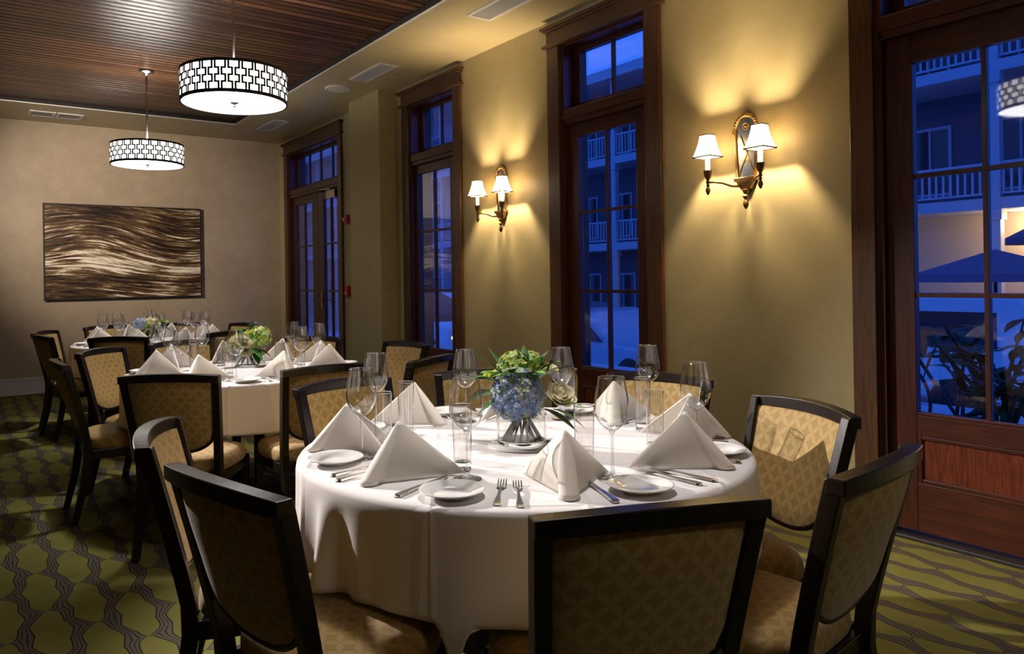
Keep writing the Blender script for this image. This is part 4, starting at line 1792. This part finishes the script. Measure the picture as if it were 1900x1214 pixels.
def arrangement(c, kind, label):
    rnd = random.Random(kind * 11 + 4)
    root = empty('flower_arrangement', (c[0], c[1], ZS + (.006 if kind == 0 else 0)), 0, label, 'flowers', 'table centrepieces')
    f, rt = to_cam(c)

    def P(right, fwd, z):
        return rt * right + f * fwd + Vector((0, 0, z))
    leaves = MB()
    if kind == 0:
        vase_with_stems(root, .08, .095, rnd, 14)
        hydrangea(root, P(-.012, .035, .160), .083, HYD, rnd, 'hydrangea_bloom', 430, .72)
        hydrangea(root, P(-.02, -.03, .235), .058, LIME, rnd, 'lime_hydrangea', 130)
        hydrangea(root, P(.035, -.05, .250), .04, LIME, rnd, 'lime_hydrangea', 90)
        rose(root, P(.122, .05, .160), .043, P(.35, .65, .75), [M['petal_white'], M['petal_white']], rnd)
        rose(root, P(.085, -.03, .235), .03, P(.2, .3, .9), [M['petal_white'], M['petal_yellow']], rnd)
        rose(root, P(-.10, -.01, .215), .024, P(-.4, .3, .8), LIME, rnd, 'green_bud')
        for right, fwd, z, dr, df, dz, ln, wd, dp, m in (
                (-.05, .02, .20, -1, .2, .35, .12, .05, .03, 0), (-.06, -.02, .17, -1, .1, .0, .11, .045, .04, 1), (-.05, .03, .15, -1, .3, -.1, .10, .05, .05, 0),
                (.03, .06, .23, -.9, .4, .15, .13, .05, .02, 2), (.05, .0, .20, .7, .3, .6, .12, .055, .02, 0), 
                (.04, -.03, .22, .5, -.2, .8, .10, .05, .01, 1), (.12, .03, .13, 1, .3, .2, .08, .045, .02, 2), (.07, .05, .12, .9, .5, -.3, .12, .04, .03, 1),
                (.10, .0, .11, 1, .1, -.25, .11, .04, .04, 0), (-.04, -.05, .21, -.5, -.4, .8, .11, .045, .01, 1), (-.02, -.06, .22, .1, -.5, .8, .10, .05, .01, 0),
                (-.05, .0, .21, -.7, .0, .7, .12, .03, .01, 1), (0, .0, .24, -.15, .1, 1, .07, .02, .0, 1), (.08, .0, .22, .4, .1, .9, .09, .03, .0, 1),
                (-.07, -.04, .15, -.9, -.3, .1, .12, .05, .05, 0), (.03, .03, .20, .3, .6, .5, .09, .055, .02, 0), (-.06, .03, .22, -.6, .6, .35, .10, .055, .02, 2), (-.03, .05, .235, -.2, .8, .3, .09, .05, .015, 2),
                (-.08, .0, .20, -1, .2, .45, .10, .055, .03, 0), (-.09, .02, .17, -1, .4, .15, .09, .05, .04, 1), (.06, .01, .235, .7, .2, .5, .09, .05, .02, 2),
                (.01, -.01, .255, .0, .0, 1, .06, .045, .0, 0), (.02, .04, .225, .5, .7, .3, .10, .05, .02, 2), (-.06, -.02, .235, -.5, 0, .8, .09, .05, .0, 0), (.05, -.06, .2, .8, -.5, .4, .11, .05, .02, 0)):
            leaf_mesh(leaves, P(right, fwd, z), rt * dr + f * df + Vector((0, 0, dz)), ln, wd, dp, m, rnd)
    elif kind == 1:
        vase_with_stems(root, .075, .085, rnd, 10)
        hydrangea(root, P(.085, .0, .185), .07, LIME, rnd, 'lime_hydrangea', 130)
        rose(root, P(-.01, .04, .165), .045, P(.0, .9, .5), WHITE, rnd)
        rose(root, P(.0, .03, .115), .045, P(.1, 1, .1), [M['petal_white'], M['petal_yellow']], rnd)
        rose(root, P(-.07, .02, .14), .05, P(-.5, .8, .4), WHITE, rnd)
        rose(root, P(-.03, -.02, .185), .045, P(-.1, .4, .9), KALE, rnd, 'green_rose')
        rose(root, P(.03, -.01, .21), .035, P(.0, .4, .9), LIME, rnd, 'green_bud')
        hydrangea(root, P(-.08, .0, .08), .042, HYD, rnd, 'hydrangea_bloom', 70)
        for right, fwd, z, dr, df, dz, ln, wd, dp, m in (
                (-.06, .03, .10, -1, .4, .0, .10, .06, .02, 0), (-.07, .01, .12, -1, .1, .25, .09, .05, .01, 2), (.04, .04, .12, .5, .6, -.4, .10, .06, .03, 0),
                (.06, .03, .11, .9, .3, -.2, .10, .055, .03, 0), (.05, .05, .09, .3, .7, -.7, .09, .05, .01, 0), (.03, -.03, .21, .2, -.2, 1, .09, .035, 0, 1),
                (-.02, -.04, .2, -.4, -.3, .8, .08, .04, .01, 0), (.07, -.03, .21, .7, -.2, .6, .1, .03, .01, 1)):
            leaf_mesh(leaves, P(right, fwd, z), rt * dr + f * df + Vector((0, 0, dz)), ln, wd, dp, m, rnd)
    else:
        vase_with_stems(root, .07, .085, rnd, 10)
        hydrangea(root, P(-.13, .03, .17), .055, HYD, rnd, 'hydrangea_bloom', 80)
        rose(root, P(.0, .04, .175), .045, P(0, .9, .5), [M['petal_white'], M['petal_white']], rnd)
        rose(root, P(-.05, .03, .16), .04, P(-.3, .8, .5), LIME, rnd, 'green_bud')
        rose(root, P(.06, .0, .18), .045, P(.3, .5, .8), KALE, rnd, 'green_rose')
        rose(root, P(-.06, -.02, .21), .035, P(-.2, .3, .9), WHITE, rnd)
        for right, fwd, z, dr, df, dz, ln, wd, dp, m in (
                (-.02, 0, .2, -.1, 0, 1, .11, .04, 0, 1), (.04, 0, .2, .25, 0, 1, .09, .04, 0, 1), (.06, .02, .17, 1, .2, .1, .11, .06, .03, 0),
                (-.08, .03, .12, -.6, .3, -.5, .10, .06, .01, 0), (-.05, .04, .11, -.2, .4, -.8, .09, .05, .01, 1), (.05, .03, .18, .8, .3, .4, .1, .05, .02, 2),
                (-.04, -.02, .2, -.6, 0, .8, .1, .045, .01, 0), (.07, .03, .14, .8, .3, -.4, .09, .05, .02, 0)):
            leaf_mesh(leaves, P(right, fwd, z), rt * dr + f * df + Vector((0, 0, dz)), ln, wd, dp, m, rnd)
    leaves.build('foliage', [M['leaf_green'], M['leaf_dark'], M['leaf_light']], root, normals=False)
    return root


s = MB()
s.lathe([(0, 0), (.105, 0), (.108, .002), (.106, .005), (0, .004)], 40)
tag(s.build('vase_tray', M['porcelain'], None, (1.478, 1.873, ZS)), 'flat white round tray under the hydrangea vase', 'tray')
arrangement((1.478, 1.873), 0, 'blue hydrangea with lime blooms and a white rose in a low glass vase')
arrangement((1.50, 4.72), 1, 'white and green flowers in a low vase on the middle table')
arrangement((1.50, 7.42), 2, 'small white and green flowers with upright leaves on the far table')


# ------------------------------------------------------------------ the street outside
GX = 20.0
Z0 = -1.0
b = MB()
b.box((W + .3, -40, -.36), (9.5, 80, -.26))
structure(b.build('pavement', M['pavement']))
b = MB()
b.box((9.5, -60, Z0 - .1), (90, 160, Z0))
structure(b.build('street', M['street']))


def gallery_building(y0, y1, x, floors, label, seed, deck=1.6, wallm='ext_wall_dark', top=True, ncol=4, lit=False):
    """two storey street front with columned galleries; floors: list of (deck bottom, deck top, rail top)"""
    rnd = random.Random(seed)
    r = empty('gallery_building', (x, (y0 + y1) / 2, Z0), 0, label, 'building', 'street fronts across the road')
    ox, oy, oz = x, (y0 + y1) / 2, Z0

    def L(p):
        return (p[0] - ox, p[1] - oy, p[2] - oz)

    def bx(m_, a, c, mi=0):
        m_.box(L(a), L(c), mi)
    zt = floors[-1][2] + 2.6
    q = MB()
    bx(q, (x + deck, y0, Z0), (x + deck + 5, y1, zt))
    q.build('front_wall', M[wallm], r)
    n = max(2, ncol)
    for (zb, zd, zr) in floors:
        q = MB()
        bx(q, (x - .1, y0, zb), (x + deck, y1, zd))
        q.build('gallery_deck', M['ext_trim'], r)
        q = MB()
        bx(q, (x - .04, y0, zr - .06), (x + .04, y1, zr))
        bx(q, (x - .03, y0, zd + .08), (x + .03, y1, zd + .13))
        yy = y0 + .06
        while yy < y1:
            bx(q, (x - .02, yy, zd + .13), (x + .02, yy + .045, zr - .06))
            yy += .16
        q.build('railing', M['ext_trim'], r)
    for k in range(n):
        y = y0 + .2 + (y1 - y0 - .4) * k / (n - 1)
        q = MB()
        bx(q, (x - .11, y - .11, Z0), (x + .11, y + .11, floors[-1][0]))
        for (zb, zd, zr) in floors:
            bx(q, (x - .15, y - .15, zb - .25), (x + .15, y + .15, zb))
        bx(q, (x - .1, y - .1, floors[-1][1]), (x + .1, y + .1, zt - .4))
        q.build('column', M['ext_trim'], r)
    q = MB()
    bx(q, (x - .4, y0 - .2, zt - .4), (x + deck + 5, y1 + .2, zt))
    q.build('eave', M['ext_trim'], r)
    # windows on each level
    lev = [Z0 + .7] + [f[1] + .4 for f in floors]
    hh = [1.7] + [1.7] * len(floors)
    ny = max(2, int((y1 - y0) / 1.9))
    for li, (zz, h_) in enumerate(zip(lev, hh)):
        for k in range(ny):
            y = y0 + (y1 - y0) * (k + .5) / ny
            q = MB()
            w_ = .45 if li else .6
            bx(q, (x + deck - .05, y - w_ - .08, zz - .08), (x + deck - .01, y + w_ + .08, zz + h_ + .08))
            wf = q.build('window', M['ext_trim'], r)
            q = MB()
            bx(q, (x + deck - .06, y - w_, zz), (x + deck - .05, y - .03, zz + h_))
            bx(q, (x + deck - .06, y + .03, zz), (x + deck - .05, y + w_, zz + h_))
            glow = (li == 0 and lit) and rnd.random() < .75
            q.build('window_glass', M['shop_glow' if glow else 'ext_glass'], wf)
    return r


GALLERY = gallery_building(-2, 10.6, 20, [(2.75, 3.02, 3.86), (5.95, 6.22, 7.15)], 'blue dusk-lit gallery building with railings, seen through the glazed door', 1, 1.8, 'ext_wall_dark', True, 5, True)
gallery_building(11.8, 18.6, 21, [(2.3, 2.5, 3.4), (5.6, 5.8, 6.7)], 'balconied building across the street, seen in the right half of the centre window', 2, 1.2, 'ext_wall_blue', True, 4, True)
gallery_building(19.4, 27.5, 22, [(2.4, 2.7, 3.6), (5.9, 6.2, 7.1)], 'columned building across the street, seen in left half of centre window', 3, 1.4, 'ext_wall_dark', True, 5, False)
gallery_building(28.6, 42, 20, [(2.9, 3.2, 4.1), (6.4, 6.7, 7.6)], 'pale building across the street, seen through the left tall window', 4, 1.0, 'ext_wall_blue', True, 6, False)
gallery_building(43, 62, 21, [(2.9, 3.2, 4.1), (6.4, 6.7, 7.6)], 'farthest building across the street, seen through the double doors', 5, 1.2, 'ext_wall_blue', True, 7, False)


def arcade_lamp(x, y, z, label):
    r = empty('arcade_lamp', (x, y, z), 0, label, 'lamp', 'warm lamps under the gallery')
    s = MB()
    s.sphere((0, 0, -.12), .07, 0, 12, 8)
    s.build('globe', M['lamp_dot'], r)
    s = MB()
    s.lathe([(0, -.06), (.04, -.05), (.05, 0), (0, 0)], 12)
    s.build('mount', M['bike_black'], r)
    ld = bpy.data.lights.new('arcade_light', 'POINT')
    ld.energy = 45
    ld.color = (1, .68, .36)
    ld.shadow_soft_size = .07
    lo = bpy.data.objects.new('arcade_light', ld)
    lo.location = (0, 0, -.28)
    lo.parent = r
    COL.objects.link(lo)


b = MB()
b.box((21.55 - 20, 1.5 - 4.3, 0), (21.78 - 20, 10.4 - 4.3, 2.75 - Z0))
tag(b.build('shop_front', M['ext_warm_wall'], GALLERY), 'warm lamp-lit shop front')
arcade_lamp(20.9, 6.9, 2.75, 'warm arcade lamp left of the glazing bar beyond the door')
arcade_lamp(20.9, 4.9, 2.75, 'warm arcade lamp right of the glazing bar beyond the door')
arcade_lamp(21.6, 15.0, 2.3, 'warm arcade lamp beyond the right half of the centre window')


def car(loc, rz, L_, H_, body, label, van=False):
    r = empty('parked_van' if van else 'parked_car', loc, rz, label, 'van' if van else 'car', 'parked vehicles in the street')
    w = .9
    if van:
        side = [(-L_ / 2, .35), (L_ / 2, .35), (L_ / 2, .95), (L_ * .40, 1.05), (L_ * .27, H_ - .12), (L_ * .2, H_), (-L_ * .48, H_), (-L_ / 2, H_ - .15)]
    else:
        side = [(-L_ / 2, .32), (L_ / 2, .32), (L_ / 2, .72), (L_ * .44, .84), (L_ * .20, .92), (L_ * .04, H_ - .06), (-L_ * .04, H_), (-L_ * .26, H_ - .03), (-L_ * .40, .96), (-L_ * .49, .90)]
    s = MB()
    a = [s.vert((x, -w, z)) for x, z in side]
    c = [s.vert((x, w, z)) for x, z in side]
    s.face(a)
    s.face(c[::-1])
    for k in range(len(side)):
        k2 = (k + 1) % len(side)
        s.face([a[k], c[k], c[k2], a[k2]])
    bd = s.build('body', M[body], r, bevel=.06)
    s = MB()
    for sg in (-1, 1):
        y = sg * (w + .004)
        if van:
            s.box((L_ * .12, min(y, y - sg * .01), 1.15), (L_ * .24, max(y, y - sg * .01), H_ - .2))
            s.box((-L_ * .42, min(y, y - sg * .01), 1.15), (-L_ * .2, max(y, y - sg * .01), H_ - .25))
        else:
            s.hexa([(-L_ * .34, y - .01, .96), (L_ * .14, y - .01, .96), (L_ * .14, y + .01, .96), (-L_ * .34, y + .01, .96), (-L_ * .24, y - .01, H_ - .1), (-L_ * .01, y - .01, H_ - .1), (-L_ * .01, y + .01, H_ - .1), (-L_ * .24, y + .01, H_ - .1)])
    s.build('side_window', M['ext_glass'], r)
    for x in (-L_ * .3, L_ * .3):
        for sg in (-1, 1):
            s = MB()
            s.lathe([(0, -.1), (.33, -.1), (.35, -.06), (.35, .06), (.33, .1), (0, .1)], 20)
            s.xform(Matrix.Translation((x, sg * (w - .08), .35)) @ Matrix.Rotation(pi / 2, 4, 'X'))
            s.build('wheel', M['tire'], r)
    for sg in (-1, 1):
        s = MB()
        s.sphere((L_ / 2 - .02, sg * (w - .2), .68), .09, 0, 10, 6, (.5, 1, .7))
        s.build('headlight', M['headlight'], r)
    return r


car((13.2, 6.6, Z0), radians(90), 4.9, 1.95, 'van_white', 'white van in the street, seen low through the glazed door', True)
car((16.5, 4.4, Z0), radians(90), 4.6, 1.5, 'car_dark', 'dark car under the umbrellas beyond the white van')
car((11.8, 11.7, Z0), radians(-90), 4.5, 1.62, 'car_silver', 'blue-lit car filling the foot of the centre tall window')
car((14.6, 15.6, Z0), radians(-90), 4.5, 1.6, 'car_dark', 'dark car behind, in the left pane of the centre window')
car((12.0, 19.6, Z0), radians(-90), 4.6, 1.9, 'van_white', 'pale van seen low through the left tall window', True)


def umbrella(loc, r_, h, cloth, label):
    o = empty('patio_umbrella', loc, 0, label, 'umbrella', 'cafe umbrellas outside')
    s = MB()
    s.tube([(0, 0, 0), (0, 0, h)], .03, 8)
    s.build('pole', M['bike_black'], o)
    s = MB()
    n = 8
    top = s.vert((0, 0, h))
    ring = [s.vert((r_ * cos(2 * pi * k / n), r_ * sin(2 * pi * k / n), h - .42)) for k in range(n)]
    low = [s.vert((r_ * cos(2 * pi * k / n), r_ * sin(2 * pi * k / n), h - .56)) for k in range(n)]
    for k in range(n):
        s.face([top, ring[k], ring[(k + 1) % n]])
        s.face([ring[k], low[k], low[(k + 1) % n], ring[(k + 1) % n]])
    s.build('canopy', M[cloth], o, solid=.01)
    return o


umbrella((15.0, 5.55, Z0), 1.35, 2.68, 'umbrella_cloth', 'violet cafe umbrella across the street behind the glazed door')
umbrella((18.2, 5.75, Z0), .8, 3.4, 'umbrella_cloth', 'smaller umbrella farther back, right of the glazing bar')
umbrella((7.6, 12.2, -.26), .8, 1.35, 'umbrella_red', 'low dusky red umbrella seen in left tall window foot')


def bicycle():
    # wheel plane along local x
    o = empty('bicycle', (7.2, 3.06, -.26), radians(62), 'bicycle with a basket standing outside the glazed door', 'bicycle')
    for x in (-.52, .52):
        s = MB()
        pts = [(x + .33 * cos(2 * pi * k / 28), 0, .34 + .33 * sin(2 * pi * k / 28)) for k in range(29)]
        s.tube(pts, .016, 6, cap=False)
        for k in range(12):
            a = 2 * pi * k / 12
            s.tube([(x, 0, .34), (x + .33 * cos(a), 0, .34 + .33 * sin(a))], .002, 4)
        s.build('wheel', M['tire'], o)
    s = MB()
    A, B, C_, D_, E_ = (-.52, 0, .34), (-.12, 0, .30), (-.22, 0, .82), (.36, 0, .78), (.52, 0, .34)
    for p, q2 in ((A, B), (B, D_), (C_, D_), (B, C_), (A, C_), (D_, E_), (D_, (.32, 0, .98))):
        s.tube([p, q2], .016, 6)
    s.build('frame', M['bike_black'], o)
    s = MB()
    s.tube([(.22, -.28, .98), (.33, -.12, 1.02), (.33, .12, 1.02), (.22, .28, .98)], .013, 6)
    s.build('handlebar', M['bike_black'], o)
    s = MB()
    s.box((-.34, -.07, .86), (-.08, .07, .92))
    s.build('saddle', M['bike_black'], o, bevel=.02)
    s = MB()
    s.hexa([(.42, -.15, .78), (.68, -.15, .78), (.68, .15, .78), (.42, .15, .78), (.38, -.19, 1.04), (.74, -.19, 1.04), (.74, .19, 1.04), (.38, .19, 1.04)])
    s.build('basket', M['basket'], o, bevel=.01)
    return o


bicycle()


def planter_shrub():
    rnd = random.Random(5)
    o = empty('potted_shrub', (5.75, 2.12, -.26), 0, 'dark leafy potted shrub outside the glazed door', 'plant')
    s = MB()
    s.lathe([(0, 0), (.17, 0), (.22, .32), (.23, .34), (.2, .34), (.19, .3), (0, .3)], 20)
    s.build('pot', M['ext_wall_dark'], o)
    lf = MB()
    for k in range(11):
        a = 2 * pi * k / 11 + rnd.uniform(-.2, .2)
        sp = rnd.uniform(.25, .6)
        top = Vector((sp * cos(a), sp * sin(a), rnd.uniform(.8, 1.3)))
        s = MB()
        s.tube([(0, 0, .3), (top.x * .3, top.y * .3, .3 + (top.z - .3) * .55), top], [.022, .016, .007], 6)
        s.build('stem', M['leaf_dark'], o)
        for j in range(13):
            t = rnd.uniform(.4, 1.05)
            p = Vector((top.x * t * t, top.y * t * t, .3 + (top.z - .3) * t))
            d = Vector((rnd.uniform(-1, 1), rnd.uniform(-1, 1), rnd.uniform(-.4, .7)))
            leaf_mesh(lf, p, d, rnd.uniform(.14, .26), rnd.uniform(.06, .1), .04, rnd.choice((0, 1, 1)), rnd)
    lf.build('foliage', [M['leaf_green'], M['leaf_dark']], o, normals=False)


planter_shrub()
for k, (x, y, z, lab) in enumerate(((19.0, 7.18, 2.1, 'bright globe lamp on a post left of the glazing bar beyond the door'), (19.0, 5.81, .68, 'bright globe lamp on a low post beyond the cafe umbrella'),
                                    (19.0, 6.6, .46, 'bright globe lamp on a low post nearest the white van'))):
    r = empty('post_lamp', (x, y, Z0), 0, lab, 'lamp', 'street globe lamps')
    s = MB()
    s.sphere((0, 0, z - Z0), .06, 0, 10, 6)
    s.build('globe', M['lamp_dot'], r)
    s = MB()
    s.tube([(0, 0, 0), (0, 0, z - Z0 - .05)], .02, 8)
    s.build('post', M['bike_black'], r)
